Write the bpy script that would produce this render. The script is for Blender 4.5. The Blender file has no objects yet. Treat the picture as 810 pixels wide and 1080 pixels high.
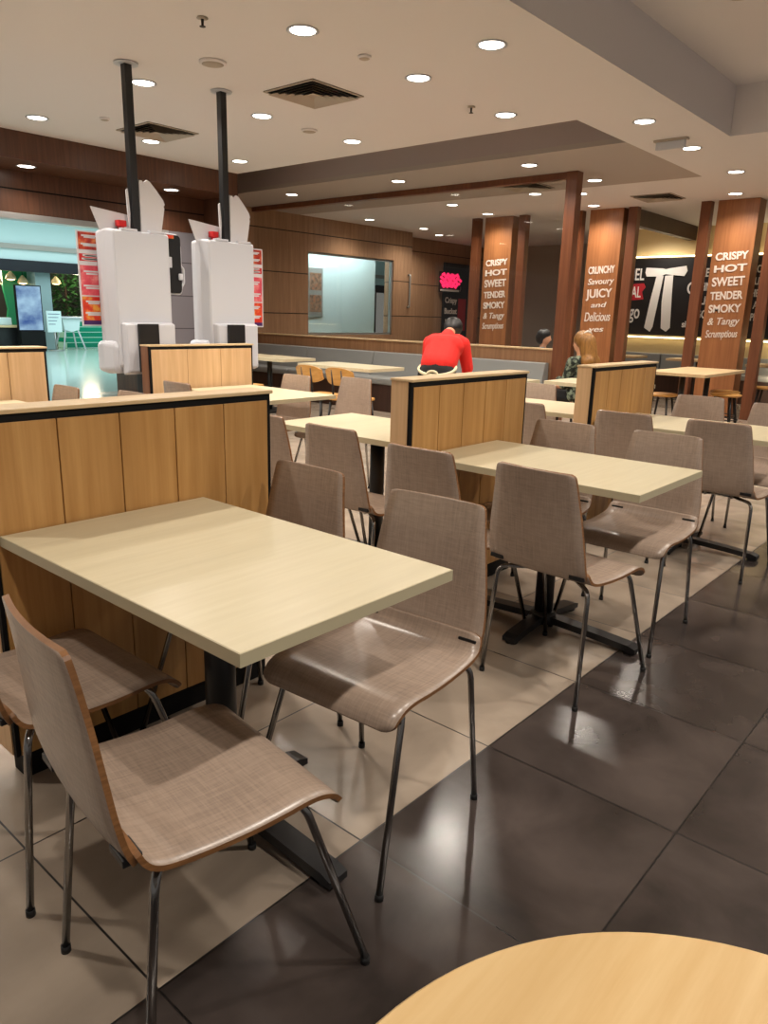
import bpy, bmesh, math, random
from mathutils import Vector, Matrix
random.seed(7)
PI = math.pi
S = bpy.context.scene
COL = S.collection

# ------------------------------------------------------------------ materials
def srgb(r, g, b):
    f = lambda c: (c/12.92 if c <= .04045 else ((c+.055)/1.055)**2.4)
    return (f(r/255), f(g/255), f(b/255), 1)

def new_mat(name):
    m = bpy.data.materials.new(name); m.use_nodes = True
    nt = m.node_tree; b = nt.nodes['Principled BSDF']
    return m, nt, b

def plain(name, rgb, rough=.5, metal=0, spec=.5, emit=None, es=0):
    m, nt, b = new_mat(name)
    b.inputs['Base Color'].default_value = srgb(*rgb)
    b.inputs['Roughness'].default_value = rough
    b.inputs['Metallic'].default_value = metal
    b.inputs['Specular IOR Level'].default_value = spec
    if emit:
        b.inputs['Emission Color'].default_value = srgb(*emit)
        b.inputs['Emission Strength'].default_value = es
    return m

def ramp_mix(nt, fac, c1, c2, p1=.3, p2=.7):
    r = nt.nodes.new('ShaderNodeValToRGB')
    r.color_ramp.elements[0].position = p1; r.color_ramp.elements[0].color = c1
    r.color_ramp.elements[1].position = p2; r.color_ramp.elements[1].color = c2
    nt.links.new(fac, r.inputs[0]); return r.outputs[0]

def noise(nt, scale3, detail=4, rough=.55, coord='Object'):
    tc = nt.nodes.new('ShaderNodeTexCoord'); mp = nt.nodes.new('ShaderNodeMapping')
    mp.inputs['Scale'].default_value = scale3
    n = nt.nodes.new('ShaderNodeTexNoise'); n.inputs['Scale'].default_value = 1
    n.inputs['Detail'].default_value = detail; n.inputs['Roughness'].default_value = rough
    nt.links.new(tc.outputs[coord], mp.inputs[0]); nt.links.new(mp.outputs[0], n.inputs['Vector'])
    return n.outputs[0]

def mixc(nt, a, b, fac, mode='MIX'):
    m = nt.nodes.new('ShaderNodeMix'); m.data_type = 'RGBA'; m.blend_type = mode
    for s, v in (('A', a), ('B', b)):
        i = [x for x in m.inputs if x.name == s and x.type == 'RGBA'][0]
        if hasattr(v, 'is_output'): nt.links.new(v, i)
        else: i.default_value = v
    f = m.inputs[0]
    if hasattr(fac, 'is_output'): nt.links.new(fac, f)
    else: f.default_value = fac
    return [o for o in m.outputs if o.type == 'RGBA'][0]

def wood(name, c1, c2, scale=(60, 60, 3), rough=.45, board=None):
    """grain along the axis with the small scale"""
    m, nt, b = new_mat(name)
    n1 = noise(nt, scale, 5, .6)
    c = ramp_mix(nt, n1, srgb(*c1), srgb(*c2), .32, .68)
    n2 = noise(nt, tuple(s*.12 for s in scale), 2)
    dark = tuple(v*.8 for v in srgb(*c1)[:3]) + (1,)
    c = mixc(nt, c, dark, ramp_mix(nt, n2, (0, 0, 0, 1), (.55, .55, .55, 1), .45, .75))
    nt.links.new(c, b.inputs['Base Color']); b.inputs['Roughness'].default_value = rough
    return m

def linen(name, c1, c2, rough=.42):
    """laminate with a woven, cross hatched print"""
    m, nt, b = new_mat(name)
    a = noise(nt, (12, 190, 12), 3, .7); d = noise(nt, (190, 12, 190), 3, .7)
    big = noise(nt, (6, 6, 6), 2)
    ca = ramp_mix(nt, a, srgb(*c1), srgb(*c2), .36, .66)
    cb = ramp_mix(nt, d, srgb(*c1), srgb(*c2), .36, .68)
    c = mixc(nt, ca, cb, .5)
    c = mixc(nt, c, srgb(*c2), ramp_mix(nt, big, (0, 0, 0, 1), (.35, .35, .35, 1), .45, .75))
    nt.links.new(c, b.inputs['Base Color']); b.inputs['Roughness'].default_value = rough
    return m

M = {}
M['oak'] = wood('honey_oak', (178, 130, 72), (202, 156, 96), (34, 34, 1.6), .42)
M['oak_pale'] = wood('pale_oak', (206, 166, 120), (224, 188, 144), (34, 34, 1.6), .42)
M['oak_cap'] = wood('oak_cap', (206, 176, 132), (222, 196, 154), (1.6, 40, 40), .4)
M['walnut'] = wood('walnut_panel', (78, 48, 34), (104, 68, 47), (26, 26, 1.4), .38)
M['walnut_warm'] = wood('warm_walnut', (112, 72, 48), (136, 92, 62), (26, 26, 1.4), .4)
M['teak'] = wood('column_veneer', (142, 90, 54), (166, 110, 68), (30, 30, 1.4), .4)
M['fin'] = wood('fin_veneer', (104, 60, 38), (126, 76, 48), (30, 30, 1.4), .4)
M['parapet'] = wood('parapet_veneer', (138, 100, 70), (164, 124, 90), (22, 22, 1.4), .4)
M['beech'] = wood('beech_ply', (190, 136, 66), (212, 160, 88), (30, 4, 30), .4)
M['linen'] = linen('linen_laminate', (148, 131, 118), (178, 158, 141), .27)
M['ply_edge'] = wood('ply_edge', (112, 74, 42), (146, 102, 62), (20, 20, 160), .45)
M['chrome'] = plain('chrome', (150, 148, 146), .16, 1)
M['black_metal'] = plain('black_metal', (20, 20, 22), .42)
M['rubber'] = plain('black_rubber', (16, 16, 17), .6)
M['black'] = plain('black_trim', (9, 8, 8), .7, 0, .25)
M['trim_dark'] = plain('dark_trim', (34, 24, 20), .5)
M['cream'] = wood('cream_laminate', (208, 197, 164), (215, 205, 174), (5, 60, 30), .3)
M['cream_edge'] = plain('cream_edge', (186, 176, 146), .4)
M['plaster'] = plain('ceiling_plaster', (230, 226, 227), .9)
M['grey_paint'] = plain('grey_paint', (176, 166, 160), .9)
M['white'] = plain('white_plastic', (202, 205, 213), .35)
M['white_card'] = plain('white_card', (214, 213, 217), .7)
M['red'] = plain('red_plastic', (190, 20, 24), .4)
M['fabric_grey'] = plain('grey_vinyl', (136, 138, 136), .5)
M['dark_wood'] = wood('dark_base', (52, 32, 24), (70, 44, 33), (26, 26, 1.6), .45)
M['grille'] = plain('grille_grey', (176, 164, 150), .6)
M['silver'] = plain('silver_frame', (170, 172, 172), .3, .6)
M['skin'] = plain('skin', (214, 160, 128), .55)
M['hair_black'] = plain('black_hair', (14, 12, 13), .45)
M['hair_brown'] = wood('brown_hair', (120, 80, 34), (164, 116, 52), (60, 60, 4), .5)
M['shirt_red'] = plain('red_cotton', (222, 34, 26), .8)
M['trousers'] = plain('black_cotton', (18, 18, 20), .85)
M['apron'] = plain('cream_tape', (222, 212, 178), .8)
M['denim'] = plain('slate_cotton', (84, 90, 100), .85)
M['teal'] = plain('green_tile', (10, 132, 104), .25)
M['green'] = plain('green_panel', (30, 130, 84), .4)
M['navy'] = plain('navy_fascia', (10, 13, 26), .4)
M['mall_white'] = plain('mall_plaster', (214, 232, 234), .8)
M['leaf'] = plain('leaf_green', (44, 84, 40), .5)
M['lamp'] = plain('lamp_lens', (255, 250, 240), .4, emit=(255, 246, 230), es=14)
M['led'] = plain('led_strip', (255, 240, 210), .4, emit=(255, 226, 168), es=6)
M['ink'] = plain('chalk_white', (226, 214, 204), .7)
M['neon'] = plain('neon_pink', (255, 60, 110), .4, emit=(255, 40, 100), es=1.1)
M['mural_black'] = plain('mural_black', (20, 17, 18), .5)
M['mural_red'] = plain('mural_red', (176, 34, 44), .6)
M['mural_white'] = plain('mural_white', (222, 218, 212), .6)
M['cream_wall'] = plain('cream_wall', (214, 194, 150), .8)
M['grey_wall'] = plain('pale_grey_wall', (168, 160, 150), .8)

def m_patterned_top():
    m, nt, b = new_mat('green_print')
    n = noise(nt, (18, 18, 18), 3)
    c = ramp_mix(nt, n, srgb(26, 34, 28), srgb(128, 140, 120), .46, .6)
    nt.links.new(c, b.inputs['Base Color']); b.inputs['Roughness'].default_value = .8
    return m
M['print'] = m_patterned_top()

def m_screen():
    m, nt, b = new_mat('screen_glow')
    n = noise(nt, (1.2, 1.2, 1.6), 4)
    c = ramp_mix(nt, n, srgb(20, 70, 150), srgb(190, 232, 255), .35, .66)
    nt.links.new(c, b.inputs['Emission Color']); b.inputs['Emission Strength'].default_value = .8
    b.inputs['Base Color'].default_value = (.02, .02, .03, 1)
    return m
M['screen'] = m_screen()

def m_food(name, c1, c2, c3):
    m, nt, b = new_mat(name)
    n = noise(nt, (14, 14, 14), 4)
    r = nt.nodes.new('ShaderNodeValToRGB'); e = r.color_ramp.elements
    e[0].position = .38; e[0].color = srgb(*c1); e[1].position = .52; e[1].color = srgb(*c2)
    x = e.new(.66); x.color = srgb(*c3)
    nt.links.new(n, r.inputs[0]); nt.links.new(r.outputs[0], b.inputs['Base Color'])
    b.inputs['Roughness'].default_value = .4
    return m
M['p_food'] = m_food('poster_food_print', (150, 30, 24), (196, 70, 40), (226, 150, 90))
M['p_pink'] = m_food('poster_pink_print', (214, 70, 90), (226, 92, 104), (240, 150, 150))
M['p_orange'] = m_food('poster_orange_print', (206, 44, 24), (222, 72, 40), (238, 170, 70))
M['p_purple'] = plain('poster_purple', (70, 34, 100), .5)
M['p_red'] = plain('poster_red', (200, 40, 40), .5)

def m_floor():
    m, nt, b = new_mat('stone_tiles')
    geo = nt.nodes.new('ShaderNodeNewGeometry'); sep = nt.nodes.new('ShaderNodeSeparateXYZ')
    nt.links.new(geo.outputs['Position'], sep.inputs[0])
    def math_(op, a, bb=None, c=None):
        n = nt.nodes.new('ShaderNodeMath'); n.operation = op
        for i, v in enumerate((a, bb, c)):
            if v is None: continue
            if hasattr(v, 'is_output'): nt.links.new(v, n.inputs[i])
            else: n.inputs[i].default_value = v
        return n.outputs[0]
    def joint(coord, off):
        t = math_('DIVIDE', math_('SUBTRACT', coord, off), .6)
        fr = math_('FRACT', math_('ADD', t, 100.5))
        d = math_('ABSOLUTE', math_('SUBTRACT', fr, .5))
        return math_('LESS_THAN', d, .0042), math_('FLOOR', math_('ADD', t, 100))
    jx, ix = joint(sep.outputs[0], -.749)
    jy, iy = joint(sep.outputs[1], -.8717)
    j = math_('MAXIMUM', jx, jy)
    dark = math_('LESS_THAN', sep.outputs[1], -.8717)
    # per tile offset of the clouding
    off = nt.nodes.new('ShaderNodeCombineXYZ')
    nt.links.new(math_('MULTIPLY', ix, 3.7), off.inputs[0]); nt.links.new(math_('MULTIPLY', iy, 5.3), off.inputs[1])
    vm = nt.nodes.new('ShaderNodeVectorMath'); vm.operation = 'ADD'
    nt.links.new(geo.outputs['Position'], vm.inputs[0]); nt.links.new(off.outputs[0], vm.inputs[1])
    def nz(sc, det):
        n = nt.nodes.new('ShaderNodeTexNoise'); n.inputs['Scale'].default_value = sc; n.inputs['Detail'].default_value = det
        n.inputs['Distortion'].default_value = .4
        nt.links.new(vm.outputs[0], n.inputs['Vector']); return n.outputs[0]
    cl = nz(3.2, 5)
    lt = ramp_mix(nt, cl, srgb(144, 131, 117), srgb(178, 163, 146), .3, .7)
    dk = ramp_mix(nt, cl, srgb(40, 35, 33), srgb(80, 71, 67), .3, .7)
    c = mixc(nt, lt, dk, dark)
    c = mixc(nt, c, srgb(22, 19, 18), j)
    nt.links.new(c, b.inputs['Base Color'])
    nr = nt.nodes.new('ShaderNodeTexNoise'); nr.inputs['Scale'].default_value = 2.2; nr.inputs['Detail'].default_value = 1
    nt.links.new(vm.outputs[0], nr.inputs['Vector']); r = nr.outputs[0]
    mr = nt.nodes.new('ShaderNodeMapRange')
    nt.links.new(r, mr.inputs[0]); mr.inputs[1].default_value = .24; mr.inputs[2].default_value = .7
    mr.inputs[3].default_value = .17; mr.inputs[4].default_value = .25
    nt.links.new(math_('ADD', mr.outputs[0], math_('MULTIPLY', j, .1)), b.inputs['Roughness'])
    b.inputs['Specular IOR Level'].default_value = .5
    return m
M['floor'] = m_floor()

def m_glass():
    m = bpy.data.materials.new('partition_glass'); m.use_nodes = True
    nt = m.node_tree; nt.nodes.clear()
    out = nt.nodes.new('ShaderNodeOutputMaterial'); mix = nt.nodes.new('ShaderNodeMixShader')
    tr = nt.nodes.new('ShaderNodeBsdfTransparent'); gl = nt.nodes.new('ShaderNodeBsdfGlossy')
    tr.inputs[0].default_value = (.93, .94, .93, 1); gl.inputs['Roughness'].default_value = .02
    fr = nt.nodes.new('ShaderNodeFresnel'); fr.inputs[0].default_value = 1.5
    gg = nt.nodes.new('ShaderNodeNewGeometry'); iv = nt.nodes.new('ShaderNodeMath'); iv.operation = 'SUBTRACT'; iv.inputs[0].default_value = 1
    nt.links.new(gg.outputs['Backfacing'], iv.inputs[1]); mu_ = nt.nodes.new('ShaderNodeMath'); mu_.operation = 'MULTIPLY'
    nt.links.new(iv.outputs[0], mu_.inputs[0]); nt.links.new(fr.outputs[0], mu_.inputs[1]); nt.links.new(mu_.outputs[0], mix.inputs[0]); nt.links.new(tr.outputs[0], mix.inputs[1]); nt.links.new(gl.outputs[0], mix.inputs[2])
    nt.links.new(mix.outputs[0], out.inputs[0]); return m
M['glass'] = m_glass()

def m_panel_wall(name, c1, c2, z0, pitch):
    """wood veneer in panels with dark horizontal joints"""
    m = wood(name, c1, c2, (20, 20, 1.2), .35); nt = m.node_tree; b = nt.nodes['Principled BSDF']
    src = b.inputs['Base Color'].links[0].from_socket
    geo = nt.nodes.new('ShaderNodeNewGeometry'); sep = nt.nodes.new('ShaderNodeSeparateXYZ')
    nt.links.new(geo.outputs['Position'], sep.inputs[0])
    def mth(op, a, v):
        n = nt.nodes.new('ShaderNodeMath'); n.operation = op; nt.links.new(a, n.inputs[0]); n.inputs[1].default_value = v; return n.outputs[0]
    t = mth('DIVIDE', mth('SUBTRACT', sep.outputs[2], z0), pitch)
    fr = mth('FRACT', mth('ADD', t, 10.5), 0); d = mth('ABSOLUTE', mth('SUBTRACT', fr, .5), 0)
    j = mth('LESS_THAN', d, .012)
    c = mixc(nt, src, srgb(40, 26, 20), j)
    nt.links.new(c, b.inputs['Base Color']); return m
M['wall_wood'] = m_panel_wall('wall_veneer', (148, 114, 88), (176, 140, 110), 2.01, .70)

def m_grey_tiles():
    m, nt, b = new_mat('grey_cladding')
    geo = nt.nodes.new('ShaderNodeNewGeometry'); sep = nt.nodes.new('ShaderNodeSeparateXYZ')
    nt.links.new(geo.outputs['Position'], sep.inputs[0])
    def mth(op, a, v):
        n = nt.nodes.new('ShaderNodeMath'); n.operation = op; nt.links.new(a, n.inputs[0]); n.inputs[1].default_value = v; return n.outputs[0]
    fr = mth('FRACT', mth('ADD', mth('DIVIDE', mth('SUBTRACT', sep.outputs[2], 1.5), .42), 10.5), 0)
    j = mth('LESS_THAN', mth('ABSOLUTE', mth('SUBTRACT', fr, .5), 0), .014)
    c = mixc(nt, srgb(128, 126, 134), srgb(70, 68, 74), j)
    nt.links.new(c, b.inputs['Base Color']); b.inputs['Roughness'].default_value = .4
    return m
M['grey_tiles'] = m_grey_tiles()

def m_mall_floor():
    m, nt, b = new_mat('polished_mall_floor')
    b.inputs['Base Color'].default_value = srgb(196, 214, 208); b.inputs['Roughness'].default_value = .12
    return m
M['mall_floor'] = m_mall_floor()

def m_rib_tile():
    m, nt, b = new_mat('green_glazed_tiles')
    tc = nt.nodes.new('ShaderNodeTexCoord'); br = nt.nodes.new('ShaderNodeTexBrick')
    mp = nt.nodes.new('ShaderNodeMapping'); mp.inputs['Rotation'].default_value = (PI/2, 0, 0)
    nt.links.new(tc.outputs['Object'], mp.inputs[0]); nt.links.new(mp.outputs[0], br.inputs['Vector'])
    br.inputs['Color1'].default_value = srgb(0, 128, 100); br.inputs['Color2'].default_value = srgb(8, 150, 118)
    br.inputs['Mortar'].default_value = srgb(170, 220, 205); br.inputs['Scale'].default_value = 1
    br.inputs['Brick Width'].default_value = 4; br.inputs['Row Height'].default_value = .17; br.inputs['Mortar Size'].default_value = .012
    nt.links.new(br.outputs[0], b.inputs['Base Color']); b.inputs['Roughness'].default_value = .2
    return m
M['rib_tile'] = m_rib_tile()

# ------------------------------------------------------------------ mesh helpers
def link_mesh(name, bm, mats, parent=None, smooth=False):
    me = bpy.data.meshes.new(name)
    bmesh.ops.recalc_face_normals(bm, faces=bm.faces)
    bm.to_mesh(me); bm.free()
    return link_me(name, me, mats, parent, smooth)

def link_me(name, me, mats, parent=None, smooth=False):
    o = bpy.data.objects.new(name, me); COL.objects.link(o)
    if not isinstance(mats, (list, tuple)): mats = [mats]
    idx = [p.material_index for p in me.polygons]
    me.materials.clear()
    for m in mats: me.materials.append(M[m] if isinstance(m, str) else m)
    if len(mats) > 1:
        for p, i in zip(me.polygons, idx): p.material_index = i
    if smooth:
        for p in me.polygons: p.use_smooth = True
    if parent: o.parent = parent
    return o

def NB(): return bmesh.new()

def box(bm, x0, x1, y0, y1, z0, z1, bevel=0, mi=0, mat=None):
    t = bmesh.new()
    v = [t.verts.new((x, y, z)) for x in (x0, x1) for y in (y0, y1) for z in (z0, z1)]
    for f in ((0, 1, 3, 2), (4, 6, 7, 5), (0, 4, 5, 1), (2, 3, 7, 6), (0, 2, 6, 4), (1, 5, 7, 3)):
        t.faces.new([v[i] for i in f])
    bmesh.ops.recalc_face_normals(t, faces=t.faces)
    if bevel: bmesh.ops.bevel(t, geom=t.edges[:], offset=bevel, segments=2, affect='EDGES', profile=.6)
    merge(bm, t, mi, mat)

def merge(bm, t, mi=0, mat=None):
    for f in t.faces: f.material_index = mi
    if mat is not None: bmesh.ops.transform(t, matrix=mat, verts=t.verts)
    me = bpy.data.meshes.new('tmp'); t.to_mesh(me); t.free()
    bm.from_mesh(me); bpy.data.meshes.remove(me)

def tube(bm, pts, r, n=10, mi=0, cap=True):
    """swept round tube through a list of points; r may be a list"""
    P = [Vector(p) for p in pts]
    rings = []
    up = Vector((0, 0, 1))
    prev = None
    for i, p in enumerate(P):
        d = ((P[min(i+1, len(P)-1)] - P[max(i-1, 0)])).normalized()
        if prev is None:
            a = d.cross(up)
            if a.length < 1e-3: a = d.cross(Vector((1, 0, 0)))
        else:
            a = prev - d*prev.dot(d)
        a.normalize(); b = d.cross(a); prev = a
        rr = r[i] if isinstance(r, (list, tuple)) else r
        rings.append([bm.verts.new(p + (a*math.cos(2*PI*k/n) + b*math.sin(2*PI*k/n))*rr) for k in range(n)])
    for A, B in zip(rings, rings[1:]):
        for k in range(n):
            f = bm.faces.new((A[k], A[(k+1) % n], B[(k+1) % n], B[k])); f.material_index = mi; f.smooth = True
    if cap:
        for ring in (rings[0], rings[-1]):
            f = bm.faces.new(ring); f.material_index = mi

def bend(pts, rad=.03, n=5):
    """round the corners of a polyline"""
    P = [Vector(p) for p in pts]; out = [P[0]]
    for a, b, c in zip(P, P[1:], P[2:]):
        u = (a-b).normalized(); w = (c-b).normalized()
        q = min(rad, (a-b).length*.45, (c-b).length*.45)
        s, e = b+u*q, b+w*q
        for i in range(n+1):
            t = i/n; out.append(s*(1-t)**2 + b*2*t*(1-t) + e*t*t)
    out.append(P[-1]); return out

def cyl(bm, x, y, z0, z1, r0, r1=None, n=24, mi=0):
    r1 = r0 if r1 is None else r1
    tube(bm, [(x, y, z0), (x, y, z1)], [r0, r1], n, mi)

def lathe(bm, prof, n=32, cx=0, cy=0, mi=0):
    rings = [[bm.verts.new((cx+r*math.cos(2*PI*k/n), cy+r*math.sin(2*PI*k/n), z)) for k in range(n)] for r, z in prof]
    for A, B in zip(rings, rings[1:]):
        for k in range(n):
            f = bm.faces.new((A[k], A[(k+1) % n], B[(k+1) % n], B[k])); f.material_index = mi; f.smooth = True
    for ring in (rings[0], rings[-1]):
        f = bm.faces.new(ring); f.material_index = mi

def prism(bm, poly, axis, a, b, mi=0):
    """extrude a 2-D outline along an axis: 'y' takes (x,z), 'x' takes (y,z), 'z' takes (x,y)"""
    def mk(u, v, w):
        return {'y': (u, w, v), 'x': (w, u, v), 'z': (u, v, w)}[axis]
    A = [bm.verts.new(mk(u, v, a)) for u, v in poly]; B = [bm.verts.new(mk(u, v, b)) for u, v in poly]
    n = len(poly)
    fs = [bm.faces.new(A), bm.faces.new(B)]
    for k in range(n): fs.append(bm.faces.new((A[k], A[(k+1) % n], B[(k+1) % n], B[k])))
    for f in fs: f.material_index = mi

def thing(name, label, cat, loc=(0, 0, 0), rz=0, group=None):
    o = bpy.data.objects.new(name, None); COL.objects.link(o)
    o.location = loc; o.rotation_euler = (0, 0, rz); o.empty_display_size = .1
    return tag(o, label, cat, group)

def tag(o, label, cat, group=None, kind=None):
    o['label'] = label; o['category'] = cat
    if group: o['group'] = group
    if kind: o['kind'] = kind
    return o

def struct(name, bm, mats, label=None):
    o = link_mesh(name, bm, mats); o['kind'] = 'structure'
    if label: o['label'] = label
    return o

def copy_thing(root, label, loc, rz=None):
    r = root.copy(); COL.objects.link(r); r.location = loc
    if rz is not None: r.rotation_euler = (0, 0, rz)
    r['label'] = label
    for ch in list(root.children):
        c = ch.copy(); COL.objects.link(c); c.parent = r
        for g in list(ch.children):
            d = g.copy(); COL.objects.link(d); d.parent = c
    return r

def text_mesh(body, size, extrude=.003, squash=1.0, align='CENTER', shear=0):
    cu = bpy.data.curves.new('t', 'FONT'); cu.body = body; cu.size = size; cu.extrude = extrude; cu.offset = .0015 if shear else .004
    cu.align_x = align; cu.align_y = 'CENTER'; cu.shear = shear
    o = bpy.data.objects.new('t', cu); COL.objects.link(o)
    bpy.context.view_layer.update()
    me = bpy.data.meshes.new_from_object(o.evaluated_get(bpy.context.evaluated_depsgraph_get()))
    bpy.data.objects.remove(o); bpy.data.curves.remove(cu)
    return me

# ------------------------------------------------------------------ the setting
H = 3.0
bm = NB(); box(bm, -6, 16, -6, 6.8, -.05, 0); box(bm, 4.6, 16, 6.8, 9.4, -.05, 0); struct('floor', bm, 'floor')

bm = NB()
def slab(x0, x1, y0, y1, z, mi=0, t=.05): box(bm, x0, x1, y0, y1, z, z+t, 0, mi)
SLOT = 3.4
slab(-6, 5.02, .58, 6.12, H)                      # main field
slab(5.02, 16, .58, 1.45, H)                      # strip along the aisle
slab(6.34, 16, -6, .58, H)
slab(-6, 6.34, -6, .58, 3.42)                     # raised bay over the aisle
box(bm, -6, 6.34, .58, .62, H+.05, 3.47)
box(bm, 6.34, 6.38, -6, .58, H+.05, 3.47)
slab(5.02, 6.05, 1.45, 9.4, SLOT, 1)              # slot
box(bm, 4.98, 5.02, 1.45, 9.4, H+.05, SLOT+.05, 0, 1)
box(bm, 5.02, 6.09, 1.41, 1.45, H+.05, SLOT+.05, 0, 1)
box(bm, 6.05, 6.09, 1.45, 9.4, H+.05, SLOT+.05, 0, 2)
slab(6.05, 8.19, 1.45, 9.4, H, 1)                 # grey band over the glass screen
slab(8.19, 16, 1.45, 9.4, H)
struct('ceiling', bm, ['plaster', 'grey_paint', plain('violet_paint', (172, 160, 160), .9)])

# shop front: bulkhead, header, grey pier, opening to the mall
bm = NB()
box(bm, -6, 5.02, 6.12, 6.2, 2.74, H+.02)
box(bm, -6, 5.02, 6.2, 6.8, 2.74, 2.78)
box(bm, -6, 5.02, 6.8, 6.9, 2.30, 2.78)
struct('trim_1', bm, 'walnut')
bm = NB(); box(bm, -6, 5.02, 6.795, 6.80, 2.54, 2.555); struct('trim_2', bm, 'black')
bm = NB(); box(bm, -6, 4.40, 6.76, 6.94, 2.235, 2.30, .006); struct('trim_3', bm, 'silver')
bm = NB(); box(bm, 4.40, 5.0, 6.8, 7.0, 0, 2.30); struct('wall_pier', bm, 'grey_tiles')
bm = NB(); box(bm, 4.98, 5.02, 6.2, 9.3, 0, 3.4); struct('wall_return', bm, 'walnut')
# back wall with the window to the mall
WY = 8.4
bm = NB()
box(bm, 5.0, 8.38, WY, WY+.12, 0, SLOT); box(bm, 10.78, 11.36, WY, WY+.12, 0, H)
box(bm, 8.38, 10.78, WY, WY+.12, 2.41, H); box(bm, 8.38, 10.78, WY, WY+.12, 0, .93)
box(bm, 11.30, 11.36, WY+.12, 9.0, 0, H)
box(bm, 11.30, 16, 9.0, 9.1, 0, H)
struct('wall_back', bm, 'wall_wood')
bm = NB(); box(bm, 15.0, 15.1, 4.95, 9.0, 0, H); struct('wall_far', bm, 'grey_wall')
bm = NB(); box(bm, 12.9, 15.1, 4.87, 4.97, 0, H); struct('wall_nook', bm, 'walnut')

win = thing('window_1', '', '', (0, 0, 0)); del win['label'], win['category']; win['kind'] = 'structure'
bm = NB(); box(bm, 8.38, 10.78, WY+.05, WY+.062, .93, 2.41); g = link_mesh('window_pane', bm, 'glass', win)
bm = NB()
box(bm, 8.38, 10.78, WY+.03, WY+.09, 2.37, 2.41); box(bm, 8.38, 10.78, WY+.03, WY+.09, .93, .97)
box(bm, 8.38, 8.42, WY+.03, WY+.09, .93, 2.41); box(bm, 10.74, 10.78, WY+.03, WY+.09, .93, 2.41)
link_mesh('window_frame', bm, 'silver', win)
# bright fascia of the corridor just outside that window
bm = NB(); box(bm, 8.2, 12.0, 10.0, 10.1, 0, 3.2); struct('wall_corridor', bm, 'mall_white')

# mural room
MX = 12.9
bm = NB(); box(bm, MX+.02, MX+.12, -2.0, 4.9, 0, H); struct('wall_mural', bm, 'cream_wall')

# outer limits of the room

# ------------------------------------------------------------------ chairs
def make_chair():
    t = thing('dining_chair', '', 'chair')
    # seat: bent shell, profile in x-z (x forward)
    prof = [(-.228, .505), (-.216, .478), (-.198, .461), (-.165, .452), (-.10, .446), (-.02, .443), (.045, .446), (.095, .449),
            (.130, .446), (.156, .435), (.173, .418), (.181, .400)]
    wid = [.202, .206, .209, .211, .213, .214, .216, .216, .216, .215, .212, .200]
    shell(t, 'seat', prof, wid, .010, rc=.02)
    # backrest: slightly tapered, gently dished panel lapping behind the seat's upturn
    pb = [(-.210, .468), (-.226, .505), (-.238, .56), (-.247, .63), (-.255, .70), (-.263, .76), (-.272, .815), (-.277, .842)]
    wb = [.196, .199, .196, .188, .178, .168, .160, .152]
    shell(t, 'backrest', [(x-.013, z) for x, z in pb], wb, .010, rc=.012, dish=.012)
    r = .0085
    legs = {'fl': ((.235, .225), (.105, .185), (.06, .07)), 'fr': ((.235, -.225), (.105, -.185), (.06, -.07)),
            'rl': ((-.235, .205), (-.195, .190), (-.10, .07)), 'rr': ((-.235, -.205), (-.195, -.190), (-.10, -.07))}
    for k, (f, a, b) in legs.items():
        bm = NB()
        tube(bm, bend([(f[0], f[1], .012), (a[0], a[1], .428), (b[0], b[1], .430)], .04), r, 10)
        l = link_mesh('leg', bm, 'chrome', t)
        bm = NB(); cyl(bm, f[0], f[1], 0, .016, .0105, .0105, 12)
        ft = link_mesh('foot', bm, 'rubber', l); ft['label'] = 'black rubber foot'
    bm = NB()
    for s in (-1, 1): tube(bm, [(-.13, s*.07, .430), (.09, s*.07, .430)], .0085, 8)
    for x in (-.10, .06): tube(bm, [(x, -.075, .430), (x, .075, .430)], .0085, 8)
    link_mesh('frame', bm, 'chrome', t)
    for s in (-1, 1):
        bm = NB(); box(bm, -.246, -.212, s*.165-.028, s*.165+.028, .474, .489, .003)
        b = link_mesh('bracket', bm, 'black_metal', t); b['label'] = 'dark bracket joining back to seat'
    return t

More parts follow.
